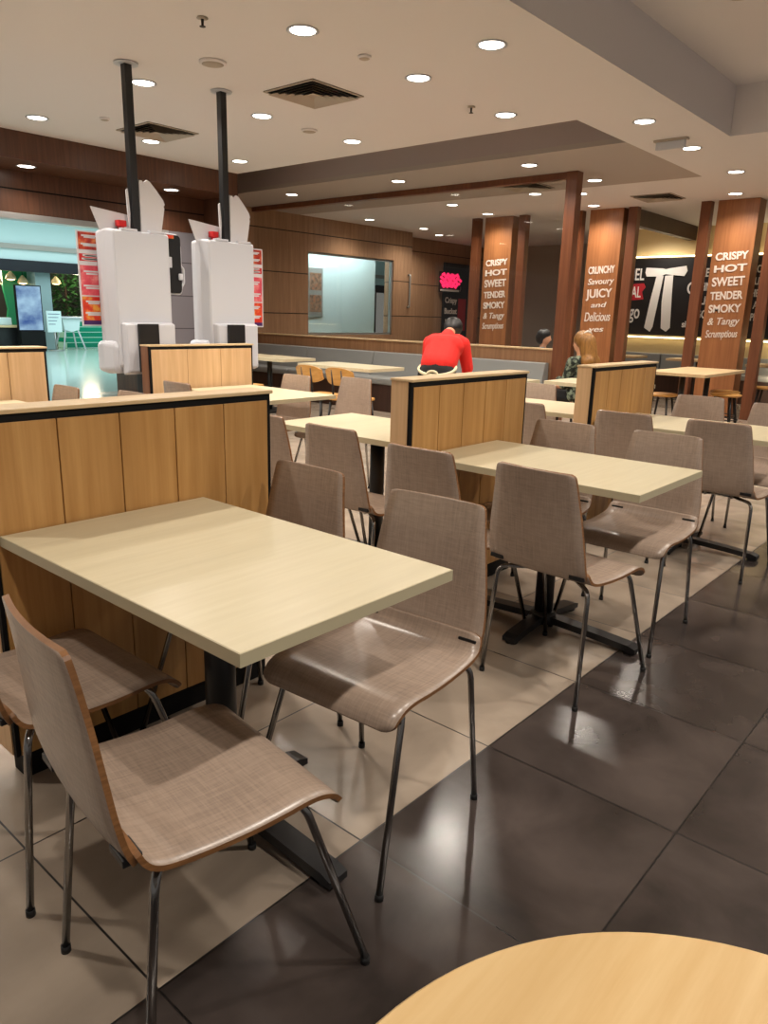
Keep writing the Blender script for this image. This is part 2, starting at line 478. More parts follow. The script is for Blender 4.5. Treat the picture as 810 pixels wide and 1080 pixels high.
def shell(parent, name, prof, wid, th, rc=.02, dish=0.0):
    """curved plywood sheet: profile in x-z, half widths in y, laminate on both faces and a bare ply edge"""
    NS = 10
    P = [Vector((x, 0, z)) for x, z in prof]
    # smooth the profile
    Q = []; W = []
    n = len(P); SUB = 4
    for i in range(n-1):
        p0, p1, p2, p3 = P[max(i-1, 0)], P[i], P[i+1], P[min(i+2, n-1)]
        for s in range(SUB):
            t = s/SUB
            Q.append(.5*((2*p1)+(p2-p0)*t+(2*p0-5*p1+4*p2-p3)*t*t+(3*p1-p0-3*p2+p3)*t**3))
            W.append(wid[i]*(1-t)+wid[i+1]*t)
    Q.append(P[-1]); W.append(wid[-1])
    # rounded end corners
    L = [0]
    for a, b in zip(Q, Q[1:]): L.append(L[-1]+(b-a).length)
    for i in range(len(Q)):
        e = min(L[i], L[-1]-L[i])
        if e < rc: W[i] -= rc-math.sqrt(max(0, rc*rc-(rc-e)**2))
    bm = NB(); top = []; bot = []
    for i, q in enumerate(Q):
        d = (Q[min(i+1, len(Q)-1)]-Q[max(i-1, 0)]).normalized()
        nrm = Vector((-d.z, 0, d.x))
        ra = []; rb = []
        for k in range(NS+1):
            u = -1+2*k/NS
            off = nrm*0 + Vector((-dish*(1-u*u), 0, 0))
            p = q + Vector((0, u*W[i], 0)) + off
            ra.append(bm.verts.new(p+nrm*th/2)); rb.append(bm.verts.new(p-nrm*th/2))
        top.append(ra); bot.append(rb)
    for g in (top, bot):
        for A, B in zip(g, g[1:]):
            for k in range(NS):
                f = bm.faces.new((A[k], A[k+1], B[k+1], B[k])); f.smooth = True
    def e(a, b, c, d):
        f = bm.faces.new((a, b, c, d)); f.material_index = 1
    for i in range(len(Q)-1):
        for k in (0, NS): e(top[i][k], top[i+1][k], bot[i+1][k], bot[i][k])
    for k in range(NS):
        for i in (0, len(Q)-1): e(top[i][k], top[i][k+1], bot[i][k+1], bot[i][k])
    o = link_mesh(name, bm, ['linen', 'ply_edge'], parent)
    for p in o.data.polygons: p.use_smooth = (p.material_index == 0)
    return o

CG = 'grey-brown plywood dining chairs'
F, B_ = 0, PI
chairs = [
 (-.622, -.88, math.radians(-7.5), 'plywood chair nearest the camera, its whole lit seat beside the front table'),
 (-.60, -.29, math.radians(0), 'plywood chair tucked under the front table, half hidden behind the nearest chair'),
 (-.05, -.80, math.radians(184), 'chair with dark glossy seat lip at the free corner of the front table'),
 (-.02, -.235, B_, 'chair back showing above the front table, beside the end of the long oak booth wall'),
 (1.10, -.78, math.radians(-4), 'chair seen from behind at the second table, its whole legs showing'),
 (1.11, -.255, 0, 'chair back against the pale end post of the middle oak booth wall'),
 (1.69, -.765, B_, 'chair facing us with shiny seat, at the free corner of the second table'),
 (1.67, -.27, B_, 'chair back rising behind the second table, against the middle booth wall end'),
 (2.88, -.29, 0, 'chair back in front of the third oak booth wall, close to its face'),
 (2.90, -.79, 0, 'chair seen from behind at the third table, near the dark floor tiles'),
 (3.66, -.25, B_, 'chair back behind the third table, below the wooden stools'),
 (3.54, -.78, B_, 'chair cut by the picture edge behind the third table, seat facing us'),
 (1.235, .35, 0, 'chair seen from behind in the gap between the first two booth walls'),
 (1.27, .86, 0, 'chair back half hidden by the free end of the long oak booth wall'),
 (2.85, .345, 0, 'chair seen from behind in the gap between middle and third booth walls'),
 (3.52, .94, B_, 'small chair back facing us, below the grey bench beside the dark post'),
 (2.64, 2.05, B_, 'chair back facing us, just left of the middle booth wall end'),
 (2.44, 2.52, B_, 'chair back in front of the two wooden chairs, facing us'),
 (1.88, 2.5, 0, 'low corner of a chair back over the long booth wall, below the kiosks'),
 (.58, 2.62, B_, 'chair back peeking over the long booth wall beside the short far one'),
 (.72, 2.08, B_, 'tip of a chair back before the shiny mall floor, over the long booth wall'),
]
proto = make_chair()
for i, (x, y, a, lab) in enumerate(chairs):
    if i == 0:
        proto.location = (x, y, 0); proto.rotation_euler = (0, 0, a); proto['label'] = lab; proto['group'] = CG
    else:
        copy_thing(proto, lab, (x, y, 0), a)

# ------------------------------------------------------------------ rectangular tables
def make_table(w=.64, l=1.0):
    t = thing('dining_table', '', 'table')
    bm = NB(); box(bm, -w/2+.002, w/2-.002, -l/2+.002, l/2-.002, .712, .74, .0015); link_mesh('tabletop', bm, 'cream', t)
    bm = NB()
    e = .002
    for a in ((-w/2, w/2, -l/2, -l/2+e), (-w/2, w/2, l/2-e, l/2), (-w/2, -w/2+e, -l/2+e, l/2-e), (w/2-e, w/2, -l/2+e, l/2-e)):
        box(bm, a[0], a[1], a[2], a[3], .712, .739)
    eb = link_mesh('edge_band', bm, 'cream_edge', t); eb['label'] = 'greyer edge band'
    bm = NB(); box(bm, -.14, .14, -.2, .2, .70, .712, .002); link_mesh('mounting_plate', bm, 'black_metal', t)
    bm = NB(); cyl(bm, 0, 0, .06, .70, .04, .04, 28); link_mesh('column', bm, 'black_metal', t)
    # cross base: long bar and short curved bar
    bm = NB()
    for s, ln, ax in ((1, .44, 'y'), (-1, .44, 'y'), (1, .285, 'x'), (-1, .285, 'x')):
        pts = [(.0, .062), (.08, .06), (ln*.6, .05), (ln-.03, .04), (ln, .03), (ln, .012), (ln-.04, .012), (ln*.6, .022), (.08, .03), (0, .032)]
        prism(bm, [(s*u, v) for u, v in pts], 'x' if ax == 'y' else 'y', -.03, .03)
    cyl(bm, 0, 0, .03, .075, .07, .05, 24)
    link_mesh('base', bm, 'black_metal', t)
    for x, y in ((0, .41), (0, -.41), (.255, 0), (-.255, 0)):
        bm = NB(); lathe(bm, [(.026, 0), (.028, .006), (.018, .014), (.01, .022)], 16, x, y)
        link_mesh('glide', bm, 'rubber', t)
    return t
TG = 'cream rectangular tables with black cross bases'
tabs = [(-.306, -.504, 'large cream table in front, one end against the long oak booth wall'),
        (1.44, -.506, 'second cream table, against the middle oak booth wall'),
        (3.16, -.506, 'third cream table, against the third oak booth wall, partly cut by the picture edge'),
        (1.62, .66, 'cream table filling the gap between the long and the middle booth walls'),
        (3.34, .66, 'cream table glimpsed between the middle and third booth walls'),
        (2.27, 2.44, 'cream table running out from the far booth wall under the kiosks'),
        (.36, 2.44, 'table hidden low behind the long booth wall, before the short far booth wall')]
tp = make_table()
for i, (x, y, lab) in enumerate(tabs):
    if i == 0: tp.location = (x, y, 0); tp['label'] = lab; tp['group'] = TG
    else: copy_thing(tp, lab, (x, y, 0))

# ------------------------------------------------------------------ oak booth walls
def make_booth(label, x0, x1, y, oak, endmat, n=5, h=1.067, t=.115):
    L = x1-x0
    r = thing('booth_wall', label, 'booth divider', (x0, y, 0), 0, 'oak booth dividers'); r['kind'] = 'thing'
    bm = NB()
    box(bm, 0, L, .022, t, .085, h-.012, .002)                       # core with the pale ends
    link_mesh('end_posts', bm, endmat, r)
    bm = NB(); box(bm, -.004, L+.004, -.004, t+.004, h-.012, h, .003); link_mesh('top_cap', bm, 'oak_cap', r)
    bm = NB()
    box(bm, .004, L-.004, .004, .022, h-.034, h-.012); box(bm, .004, .016, .004, .022, .085, h-.034); box(bm, L-.016, L-.004, .004, .022, .085, h-.034)
    link_mesh('recess_trim', bm, 'black', r)  # black trim in the recess around the boards
    bm = NB(); w = (L-.032)/n
    for k in range(n):
        box(bm, .016+k*w+.0018, .016+(k+1)*w-.0018, .002, .022, .085, h-.034, .0015)
    link_mesh('front_panel', bm, oak, r)
    bm = NB(); box(bm, .03, L-.03, .02, t-.02, 0, .085); link_mesh('plinth', bm, 'black', r)
    return r
make_booth('long honey oak booth wall behind the front table, grooved into boards', -.645, .31, 0, 'oak', 'oak_pale')
make_booth('middle honey oak booth wall with its pale end post facing us', 1.08, 2.03, 0, 'oak', 'oak_pale')
make_booth('third honey oak booth wall, next to the seated woman', 2.80, 3.75, 0, 'oak', 'oak_pale')
make_booth('far oak booth wall standing just in front of the two kiosks', 1.69, 2.66, 2.98, 'oak_pale', 'walnut_warm', 3)
make_booth('short far oak booth wall before the mall opening', -.05, .93, 2.98, 'oak_pale', 'walnut_warm', 4)

# ------------------------------------------------------------------ round table at the camera
r = thing('round_table', 'round pale wood table top cut off at the bottom corner, nearest of all', 'table', (-1.01, -2.0, 0))
bm = NB(); lathe(bm, [(.346, .712), (.35, .714), (.35, .737), (.347, .74)], 96); tt = link_mesh('tabletop', bm, wood('pale_maple', (202, 168, 116), (214, 184, 134), (4, 50, 30), .35), r)
bm = NB(); lathe(bm, [(.3505, .715), (.3515, .716), (.3515, .735), (.3505, .736)], 96); link_mesh('edge_band', bm, 'oak_cap', r)
bm = NB(); cyl(bm, 0, 0, .02, .712, .035); link_mesh('column', bm, 'black_metal', r)
bm = NB(); lathe(bm, [(.24, 0), (.24, .008), (.12, .02), (.04, .03)], 40); link_mesh('base', bm, 'black_metal', r)

# ------------------------------------------------------------------ kiosks
def rrect(w0, w1, h0, h1, r, n=5):
    out = []
    for cx, cz, a0 in ((w1-r, h1-r, 0), (w0+r, h1-r, 90), (w0+r, h0+r, 180), (w1-r, h0+r, 270)):
        for i in range(n+1):
            a = math.radians(a0+90*i/n); out.append((cx+r*math.cos(a), cz+r*math.sin(a)))
    return out
def loft(bm, rings, mi=0):
    R = [[bm.verts.new(p) for p in ring] for ring in rings]
    n = len(R[0])
    for A, B in zip(R, R[1:]):
        for k in range(n): f = bm.faces.new((A[k], A[(k+1) % n], B[(k+1) % n], B[k])); f.smooth = False; f.material_index = mi
    for ring in (R[0], R[-1]): bm.faces.new(ring).material_index = mi

def make_kiosk(label, x, y, poster_side, bracket):
    k = thing('order_kiosk', label, 'kiosk', (x, y, 0), 0, 'white self-order kiosks')
    bm = NB(); box(bm, -.028, .028, -.028, .028, 1.80, H-.006, .003); p = link_mesh('pole', bm, 'black_metal', k)
    bm = NB(); lathe(bm, [(.085, H-.012), (.085, H-.004), (.03, H-.002)], 28); fl = link_mesh('ceiling_flange', bm, 'white', p); fl['label'] = 'white round flange on the ceiling'
    bm = NB(); box(bm, -.045, .045, -.10, .02, .02, 1.2, .004); box(bm, -.2, .2, -.2, .2, 0, .02, .004); link_mesh('stand', bm, 'black_metal', k)
    # housing: wide front slab tapering to a smaller back
    bm = NB()
    rings = []
    for yy, a, b, c, d, rr in ((.10, -.265, .225, .86, 1.87, .03), (.04, -.27, .23, .855, 1.875, .03), (0, -.255, .228, .865, 1.88, .02), (-.09, -.24, .22, .90, 1.87, .02), (-.10, -.23, .21, .91, 1.86, .02)):
        rings.append([(u, yy, v) for u, v in rrect(a, b, c, d, rr)])
    loft(bm, rings); hs = link_mesh('housing', bm, 'white', k)
    bm = NB()
    rings = []
    for yy, a, b, c, d, rr in ((-.095, -.22, .215, .84, 1.225, .015), (-.14, -.21, .21, .855, 1.215, .012), (-.15, -.20, .20, .87, 1.205, .012)):
        rings.append([(u, yy, v) for u, v in rrect(a, b, c, d, rr)])
    loft(bm, rings); link_mesh('rear_cover', bm, 'white', k)
    bm = NB(); box(bm, -.12, .05, -.175, -.15, .86, 1.215, .006); bx = link_mesh('junction_box', bm, 'black_metal', k); bx['label'] = 'black box on the white back'
    bm = NB()
    rings = []
    for yy, a, b, c, d, rr in ((.16, -.275, -.15, .85, 1.08, .04), (.06, -.285, -.14, .84, 1.10, .05), (-.06, -.275, -.15, .85, 1.09, .05), (-.08, -.25, -.17, .88, 1.06, .04)):
        rings.append([(u, yy, v) for u, v in rrect(a, b, c, d, rr)])
    loft(bm, rings); link_mesh('receipt_tray', bm, 'white', k)
    # handles along the top edge
    bm = NB()
    for a in (-.17, .06): box(bm, a, a+.13, -.098, -.06, 1.866, 1.886, .006)
    link_mesh('top_grip', bm, 'white', k)
    bm = NB(); cyl(bm, -.115, .0, 1.875, 1.90, .022); box(bm, -.148, -.085, -.03, .03, 1.90, 1.945, .006)
    b = link_mesh('beacon', bm, 'red', k); b['label'] = 'red beacon on top'
    # card toppers
    bm = NB(); prism(bm, [(-.325, 2.02), (-.03, 1.99), (-.03, 1.87), (-.26, 1.86)], 'y', .03, .042); link_mesh('topper_card', bm, 'white_card', k)
    bm = NB()
    prism(bm, [(.033, 1.87), (.035, 2.235), (.06, 2.235), (.07, 2.22), (.10, 2.245), (.125, 2.235), (.17, 2.19), (.23, 2.12), (.243, 2.09), (.232, 2.075), (.238, 2.06), (.20, 1.87)], 'y', -.03, -.018)
    prism(bm, [(-.045, 1.87), (-.055, 2.0), (-.06, 2.16), (-.045, 2.17), (-.035, 2.0)], 'y', -.005, .005)
    b = link_mesh('bucket_topper', bm, 'white_card', k); b['label'] = 'bucket-shaped white card seen from behind'
    # promotional posters stuck to the front edge
    s = poster_side; a, b = (-.40, -.20) if s < 0 else (.30, .50)
    bm = NB(); box(bm, a, b, .128, .134, 1.19, 1.86)
    po = link_mesh('poster_board', bm, 'white_card', k); po['label'] = 'strip of red food posters'
    c0, c1 = a+.012, b-.012
    for nm, mt, z0, z1 in (('food_picture', 'p_food', 1.73, 1.85), ('price_box', 'p_red', 1.65, 1.70), ('pink_poster', 'p_pink', 1.41, 1.62), ('orange_poster', 'p_orange', 1.23, 1.40), ('purple_band', 'p_purple', 1.20, 1.23)):
        bm = NB(); box(bm, c0, c1, .1265, .128, z0, z1)
        if nm in ('pink_poster', 'orange_poster', 'food_picture', 'price_box'):
            w = c1-c0
            for q, zz in ((.15, .2), (.25, .28), (.1, .68), (.2, .76)):
                box(bm, c0+w*q, c1-w*q, .1258, .1265, z1-(z1-z0)*zz-.006, z1-(z1-z0)*zz+.006, 0, 1)
        link_mesh(nm, bm, [mt, 'white_card'], po)
    if bracket:
        bm = NB(); prism(bm, rrect(.20, .40, 1.45, 1.885, .03), 'y', .02, .05); pn = link_mesh('side_panel', bm, 'black_metal', k); pn['label'] = 'black side panel in a white frame'
        bm = NB()
        tube(bm, bend([(.21, .035, 1.89), (.38, .035, 1.885), (.403, .035, 1.80), (.403, .035, 1.66), (.43, .035, 1.64), (.43, .035, 1.53), (.407, .035, 1.50), (.395, .035, 1.445), (.21, .035, 1.445)], .02), .009, 8)
        link_mesh('frame', bm, 'white', pn)
        bm = NB(); box(bm, .245, .305, .0, .02, 1.64, 1.72, .004); link_mesh('card_reader', bm, 'white', pn)
        bm = NB(); box(bm, .245, .33, .0, .02, 1.855, 1.88, .003); link_mesh('sticker', bm, 'p_orange', pn)
        bm = NB(); box(bm, .365, .405, .0, .02, 1.55, 1.60, .012); link_mesh('latch', bm, 'white', pn)
    return k
make_kiosk('white kiosk back under the pole nearer the mall opening, with black side panel', 1.82, 3.29, -1, True)
make_kiosk('white kiosk back under the second pole, close to the wood wall', 2.65, 3.30, 1, False)

# ------------------------------------------------------------------ glass screen, parapet, bench
GX = 7.15
sc = thing('glass_screen', 'tall clear glass screen above the wooden parapet behind the bench', 'glass screen', (GX, 2.55, 0))
bm = NB(); box(bm, -.006, .006, .06, 5.85, .97, 2.95); gp = link_mesh('glass_pane', bm, 'glass', sc)
bm = NB(); box(bm, -.05, .05, 0, 5.85, 2.93, 3.0); link_mesh('top_rail', bm, 'fin', sc)
bm = NB(); box(bm, -.07, .07, -.07, .07, 0, 3.0, .003); link_mesh('post', bm, 'fin', sc)
bm = NB(); box(bm, -.05, .06, .07, 5.85, 0, .955); pr_ = link_mesh('parapet', bm, 'parapet', sc)
bm = NB(); box(bm, -.06, .07, .07, 5.85, .955, .975, .003); link_mesh('parapet_cap', bm, 'oak_cap', pr_)

be = thing('bench', 'long grey upholstered wall bench below the glass screen', 'bench', (6.55, 2.65, 0))
bm = NB(); box(bm, .02, .5, 0, 5.7, 0, .38); link_mesh('bench_base', bm, 'dark_wood', be)
L = 5.7; nsec = 4
for i in range(nsec):
    a, b = i*L/nsec+.006, (i+1)*L/nsec-.006
    bm = NB(); box(bm, -.02, .40, a, b, .38, .47, .02); c = link_mesh('seat_cushion', bm, 'fabric_grey', be, True)
    bm = NB(); prism(bm, [(.36, .46), (.44, .79), (.47, .805), (.53, .80), (.54, .46)], 'y', a, b); c = link_mesh('back_cushion', bm, 'fabric_grey', be)

def bench_table(label, x, y, w, l):
    t = thing('bench_table', label, 'table', (x, y, 0), 0, 'cream tables along the grey bench')
    bm = NB(); prism(bm, [(u, v) for u, v in rrect(-w/2, w/2, -l/2, l/2, .04)], 'z', .705, .74); link_mesh('tabletop', bm, 'cream', t)
    bm = NB(); cyl(bm, 0, 0, .03, .705, .035); link_mesh('column', bm, 'black_metal', t)
    bm = NB(); box(bm, -.2, .2, -.22, .22, 0, .03, .008); link_mesh('base', bm, 'black_metal', t)
bench_table('cream bench table behind the two wooden chairs', 5.10, 4.19, .62, 1.2)
bench_table('cream bench table showing beside the far booth wall end', 5.36, 5.95, .62, 1.2)
bench_table('sliver of bench table over the middle booth wall, in front of the bench end', 5.0, 2.25, .62, 1.0)
bench_table('small cream table in front of the seated woman, past the dark post', 5.55, 1.25, .62, .9)

# bentwood chairs
def wood_chair():
    t = thing('wooden_chair', '', 'chair', (0, 0, 0), 0, 'beech chairs at the bench tables')
    bm = NB(); prism(bm, rrect(-.19, .2, -.2, .2, .07), 'z', .44, .462); link_mesh('seat', bm, 'beech', t)
    bm = NB()
    N = 12; R = []
    for i in range(N+1):
        u = -1+2*i/N; yy = u*.2; x = -.2+.05*u*u; dz = .045*(abs(u)**3)
        R.append([(x, yy, .60+dz), (x-.03, yy, .785-dz*.9), (x-.044, yy, .785-dz*.9), (x-.014, yy, .60+dz)])
    loft(bm, R); link_mesh('backrest', bm, 'beech', t)
    for s in (-1, 1):
        bm = NB(); tube(bm, [(-.15, s*.07, .44), (-.2, s*.07, .50), (-.225, s*.07, .76)], .011, 8); link_mesh('back_stay', bm, 'black_metal', t)
        for f, a in (((.19, s*.19, .0), (.15, s*.15, .445)), ((-.2, s*.19, 0), (-.15, s*.15, .445))):
            bm = NB(); tube(bm, [f, a], [.010, .014], 8); link_mesh('leg', bm, 'black_metal', t)
    return t
wc = wood_chair(); wc.location = (4.42, 3.98, 0); wc['label'] = 'yellow wooden chair on the kiosk side of the pair at the bench table'
copy_thing(wc, 'yellow wooden chair on the red-shirted worker\'s side of the pair at the bench table', (4.42, 3.52, 0))
copy_thing(wc, 'yellow wooden chair mostly hidden behind the far booth wall, only its seat showing', (4.42, 5.35, 0))

# ------------------------------------------------------------------ columns and fins with lettering
def column(label, yc, lines, size):
    c = thing('column', label, 'column', (10.1, yc, 0), 0, 'lettered wood columns'); c['kind'] = 'thing'
    bm = NB(); box(bm, 0, .3, -.275, .275, 0, 3.0, .004); link_mesh('shaft', bm, 'teak', c)
    z = 2.32 if len(lines) > 6 else 2.17
    for i, (w, sz, sh) in enumerate(lines):
        me = text_mesh(w, sz, .003, shear=sh)
        xs = [v.co.x for v in me.vertices]; wd = max(xs)-min(xs); k = min(1.6, .44/max(wd, .01))
        t = bmesh.new(); t.from_mesh(me); bpy.data.meshes.remove(me)
        z -= sz*.5
        mt = Matrix.Translation((-.004, 0, z)) @ Matrix(((0, 0, -1, 0), (-1, 0, 0, 0), (0, 1, 0, 0), (0, 0, 0, 1))) @ Matrix.Rotation(math.radians(3), 4, 'Z') @ Matrix.Scale(k, 4, (1, 0, 0))
        bm = NB(); merge(bm, t, 0, mt); z -= sz*.5+.03
        link_mesh('lettering', bm, 'ink', c)
    return c
LA = [('CRISPY', .14, 0), ('HOT', .13, 0), ('SWEET', .17, 0), ('TENDER', .15, 0), ('SMOKY', .15, 0), ('& Tangy', .14, .25), ('Scrumptious', .15, .25)]
LB = [('CRUNCHY', .15, 0), ('Savoury', .13, .2), ('JUICY', .18, 0), ('and', .11, .2), ('Delicious', .2, .25), ('yes', .12, .2)]
column('wood column with chalk lettering beside the black mural, between the post and the bow tie', 3.52, LB, .15)
column('widest wood column with chalk lettering from crispy to scrumptious, over the wooden stools', 1.585, LA, .15)
column('lettered wood column seen through the glass screen, right of the black menu board', 5.48, LA, .15)
fins = [(3.99, 'narrow wood fin touching the dark glass screen post'), (3.09, 'narrow wood fin between the lettered column and the bow tie'),
        (2.02, 'narrow wood fin between the bow tie and the widest lettered column'), (1.10, 'narrow wood fin at the picture edge beyond the widest column'),
        (5.95, 'narrow wood fin behind glass, next to the menu board'), (5.0, 'narrow wood fin behind glass, between two lettered columns')]
for i, (y, lab) in enumerate(fins):
    bm = NB(); box(bm, 0, .13, -.07, .07, 0, 3.0, .003); o = link_mesh('wood_fin', bm, 'fin'); o.location = (10.08, y, 0)
    tag(o, lab, 'fin', 'slender wood fins beside the columns', 'thing')
bm = NB(); box(bm, 10.2, 12.9, 3.10, 3.22, 2.76, 3.0); struct('trim_4', bm, 'dark_wood')

# ------------------------------------------------------------------ mural
mu = thing('mural_panel', 'black wall mural with giant white bow tie and lettering behind the columns', 'mural', (MX, 0, 0))
bm = NB(); box(bm, -.03, 0, -2.0, 4.77, 1.09, 2.47); link_mesh('panel', bm, 'mural_black', mu)
bm = NB()   # string tie, outline in y-z
prism(bm, [(3.94, 2.31), (3.62, 2.29), (3.57, 2.275), (3.5, 2.29), (3.20, 2.33), (3.17, 2.24), (3.22, 2.15), (3.42, 2.17), (3.57, 2.19), (3.66, 2.15), (3.92, 2.15), (3.95, 2.22)], 'x', -.045, -.03)
prism(bm, [(3.73, 2.16), (3.60, 2.16), (3.64, 1.80), (3.70, 1.24), (3.745, 1.15), (3.86, 1.22), (3.80, 1.72)], 'x', -.042, -.03)
prism(bm, [(3.57, 2.16), (3.42, 2.17), (3.40, 1.75), (3.37, 1.23), (3.44, 1.16), (3.54, 1.22), (3.58, 1.70)], 'x', -.042, -.03)
t_ = link_mesh('bow_tie', bm, 'mural_white', mu); t_['label'] = 'white string bow tie'
TY = Matrix(((0, 0, -1, 0), (-1, 0, 0, 0), (0, 1, 0, 0), (0, 0, 0, 1)))
def mural_text(nm, items, mat):
    for w, y, z, sz, k in items:
        bm = NB(); me = text_mesh(w, sz, .004, align='RIGHT'); t = bmesh.new(); t.from_mesh(me); bpy.data.meshes.remove(me)
        merge(bm, t, 0, Matrix.Translation((-.034, y, z)) @ TY @ Matrix.Scale(k, 4, (1, 0, 0)))
        link_mesh(nm, bm, mat, mu)
bm = NB(); prism(bm, [(4.66, 1.99), (3.96, 2.03), (3.92, 1.96), (3.98, 1.88), (3.94, 1.74), (4.6, 1.68), (4.70, 1.76)], 'x', -.034, -.03); link_mesh('red_banner', bm, 'mural_red', mu)
mural_text('headline', [('COLONEL', 3.97, 2.18, .30, .62), ('ORIGINAL', 4.0, 1.86, .28, .58), ('Chicago', 3.98, 1.50, .36, .58)], 'mural_white')
mural_text('side_lettering', [('RECIPE', 2.55, 2.2, .20, .6), ('Q', 2.95, 1.93, .30, .8), ('FINGER', 2.5, 1.96, .2, .6), ('LICKIN', 2.5, 1.72, .2, .6), ('GOOD', 2.5, 1.48, .2, .7), ('since', 2.9, 1.3, .16, .8),
  ('SECRET', 1.75, 2.25, .17, .6), ('BLEND', 1.75, 2.05, .17, .6), ('HERBS', 1.75, 1.85, .17, .6), ('AND', 1.75, 1.65, .17, .6), ('SPICES', 1.75, 1.45, .17, .6), ('daily', 1.75, 1.25, .17, .6)], 'mural_white')
for nm, z, lab in (('light_strip', 2.50, 'bright warm light strip along the top of the black mural'), ('light_strip', 1.05, 'warm light strip along the bottom of the black mural')):
    bm = NB(); box(bm, MX-.05, MX-.02, -2, 4.77, z-.012, z+.012); box(bm, MX-.02, MX+.02, -2, 4.77, z-.012, z+.012, 0, 1)
    o = link_mesh(nm, bm, ['led', 'white']); tag(o, lab, 'light strip')
bm = NB()
b2 = thing('bench', 'grey upholstered bench running under the black mural', 'bench', (12.3, -2, 0))
bm = NB(); box(bm, .05, .6, 0, 6.8, 0, .4); link_mesh('bench_base', bm, 'dark_wood', b2)
for i in range(5):
    a = i*1.36
    bm = NB(); box(bm, 0, .48, a+.006, a+1.354, .4, .48, .02); link_mesh('seat_cushion', bm, 'fabric_grey', b2)
    bm = NB(); box(bm, .46, .59, a+.006, a+1.354, .46, .76, .02); link_mesh('back_cushion', bm, 'fabric_grey', b2)

# far table, stools
def far_table(label, x, y, w, l):
    t = thing('far_table', label, 'table', (x, y, 0), 0, 'pale tables in the mural room')
    bm = NB(); prism(bm, rrect(-w/2, w/2, -l/2, l/2, .02), 'z', .705, .74); link_mesh('tabletop', bm, 'oak_cap', t)
    for s in ((-1, 1) if w > 1 else (0,)):
        bm = NB(); cyl(bm, s*w*.3, 0, .025, .705, .035); link_mesh('column', bm, 'black_metal', t)
        bm = NB(); lathe(bm, [(.22, 0), (.22, .01), (.05, .025)], 28, s*w*.3, 0); link_mesh('base', bm, 'black_metal', t)
far_table('long pale table in front of the widest lettered column', 8.55, 1.34, 1.55, .75)
far_table('pale table at the mural bench, left of the bow tie', 11.75, 3.85, .6, .9)
far_table('pale table at the mural bench, behind the fin by the bow tie', 11.75, 2.4, .6, .9)
far_table('pale table at the mural bench near the picture edge', 11.3, 1.0, .6, .9)
def stool():
    t = thing('wooden_stool', '', 'stool', (0, 0, 0), 0, 'wooden stools at the long far table')
    bm = NB(); lathe(bm, [(.02, .425), (.17, .43), (.19, .445), (.19, .455), (.17, .462), (.02, .455)], 28); link_mesh('seat', bm, 'beech', t)
    for k in range(4):
        a = PI/4+k*PI/2
        bm = NB(); tube(bm, [(.2*math.cos(a), .2*math.sin(a), 0), (.12*math.cos(a), .12*math.sin(a), .43)], [.011, .015], 8); link_mesh('leg', bm, 'black_metal', t)
    bm = NB(); tube(bm, [(.175*math.cos(q), .175*math.sin(q), .14) for q in [i*2*PI/24 for i in range(25)]], .007, 6); link_mesh('foot_ring', bm, 'black_metal', t)
    return t
so = stool(); so.location = (8.05, 1.55, 0); so['label'] = 'wooden stool at the near end of the long far table, by the third booth wall'
copy_thing(so, 'wooden stool under the middle of the long far table', (8.75, 1.0, 0))
copy_thing(so, 'wooden stool under the far corner of the long far table', (9.2, 1.15, 0))
copy_thing(so, 'wooden stool past the picture-edge fin', (10.47, .95, 0))

# menu board + neon behind the glass
mb = thing('menu_board', 'tall black menu board with white writing behind the glass', 'sign board', (13.75, 8.98, 0))
bm = NB(); box(bm, -.5, .5, -.04, 0, .5, 2.55, .005); link_mesh('board', bm, 'mural_black', mb)
for w, x, z, sz in (('MENU', -.1, 1.95, .2), ('Crispy', -.2, 1.7, .18), ('Bucket', -.2, 1.45, .18), ('Meals', -.2, 1.2, .18)):
    bm = NB(); me = text_mesh(w, sz, .003); t = bmesh.new(); t.from_mesh(me); bpy.data.meshes.remove(me)
    merge(bm, t, 0, Matrix.Translation((x, -.044, z)) @ Matrix.Rotation(PI/2, 4, 'X')); link_mesh('lettering', bm, 'ink', mb)
bm = NB(); box(bm, .1, .42, -.046, -.04, 1.0, 1.75, .002); link_mesh('red_picture', bm, 'mural_red', mb)
ns = thing('neon_sign', 'glowing pink neon sign in front of the black menu board', 'sign', (13.45, 8.86, 0))
bm = NB()
for i, (x0, x1, z) in enumerate(((-.38, .25, 2.26), (-.44, .36, 2.18), (-.44, .30, 2.10), (-.36, .2, 2.03))):
    tube(bm, [(x0+(x1-x0)*k/12, .0, z+.035*math.sin(k*1.9+i)) for k in range(13)], .03, 8)
link_mesh('tube', bm, 'neon', ns)
bm = NB(); box(bm, -.42, .28, -.02, .02, 1.90, 1.945, .004); link_mesh('underline', bm, 'mural_white', ns)
bm = NB(); box(bm, -.42, .4, .03, .07, 1.88, 2.34, .004); link_mesh('backing', bm, 'mural_black', ns)
# wall posters seen through the corridor window
wp = thing('wall_poster', 'tall poster on the bright corridor wall seen through the window', 'poster', (10.08, 9.98, 0))
bm = NB(); box(bm, -.22, .22, 0, .02, 1.25, 2.25); link_mesh('sheet', bm, plain('poster_grey', (150, 150, 146), .6), wp)
bm = NB(); box(bm, -.17, .17, -.004, 0, 1.8, 2.15); box(bm, -.17, .17, -.004, 0, 1.35, 1.7); link_mesh('print', bm, m_food('poster_brown_print', (110, 84, 70), (150, 120, 100), (180, 110, 80)), wp)

# door handle bar on the wood wall behind the glass
bm = NB(); tube(bm, bend([(0, 0, 1.5), (0, -.06, 1.5), (0, -.06, 2.15), (0, 0, 2.15)], .02), .018, 8)
o = link_mesh('pull_handle', bm, 'silver'); o.location = (11.25, WY, 0); tag(o, 'vertical steel pull bar on the wood wall behind the glass', 'handle')

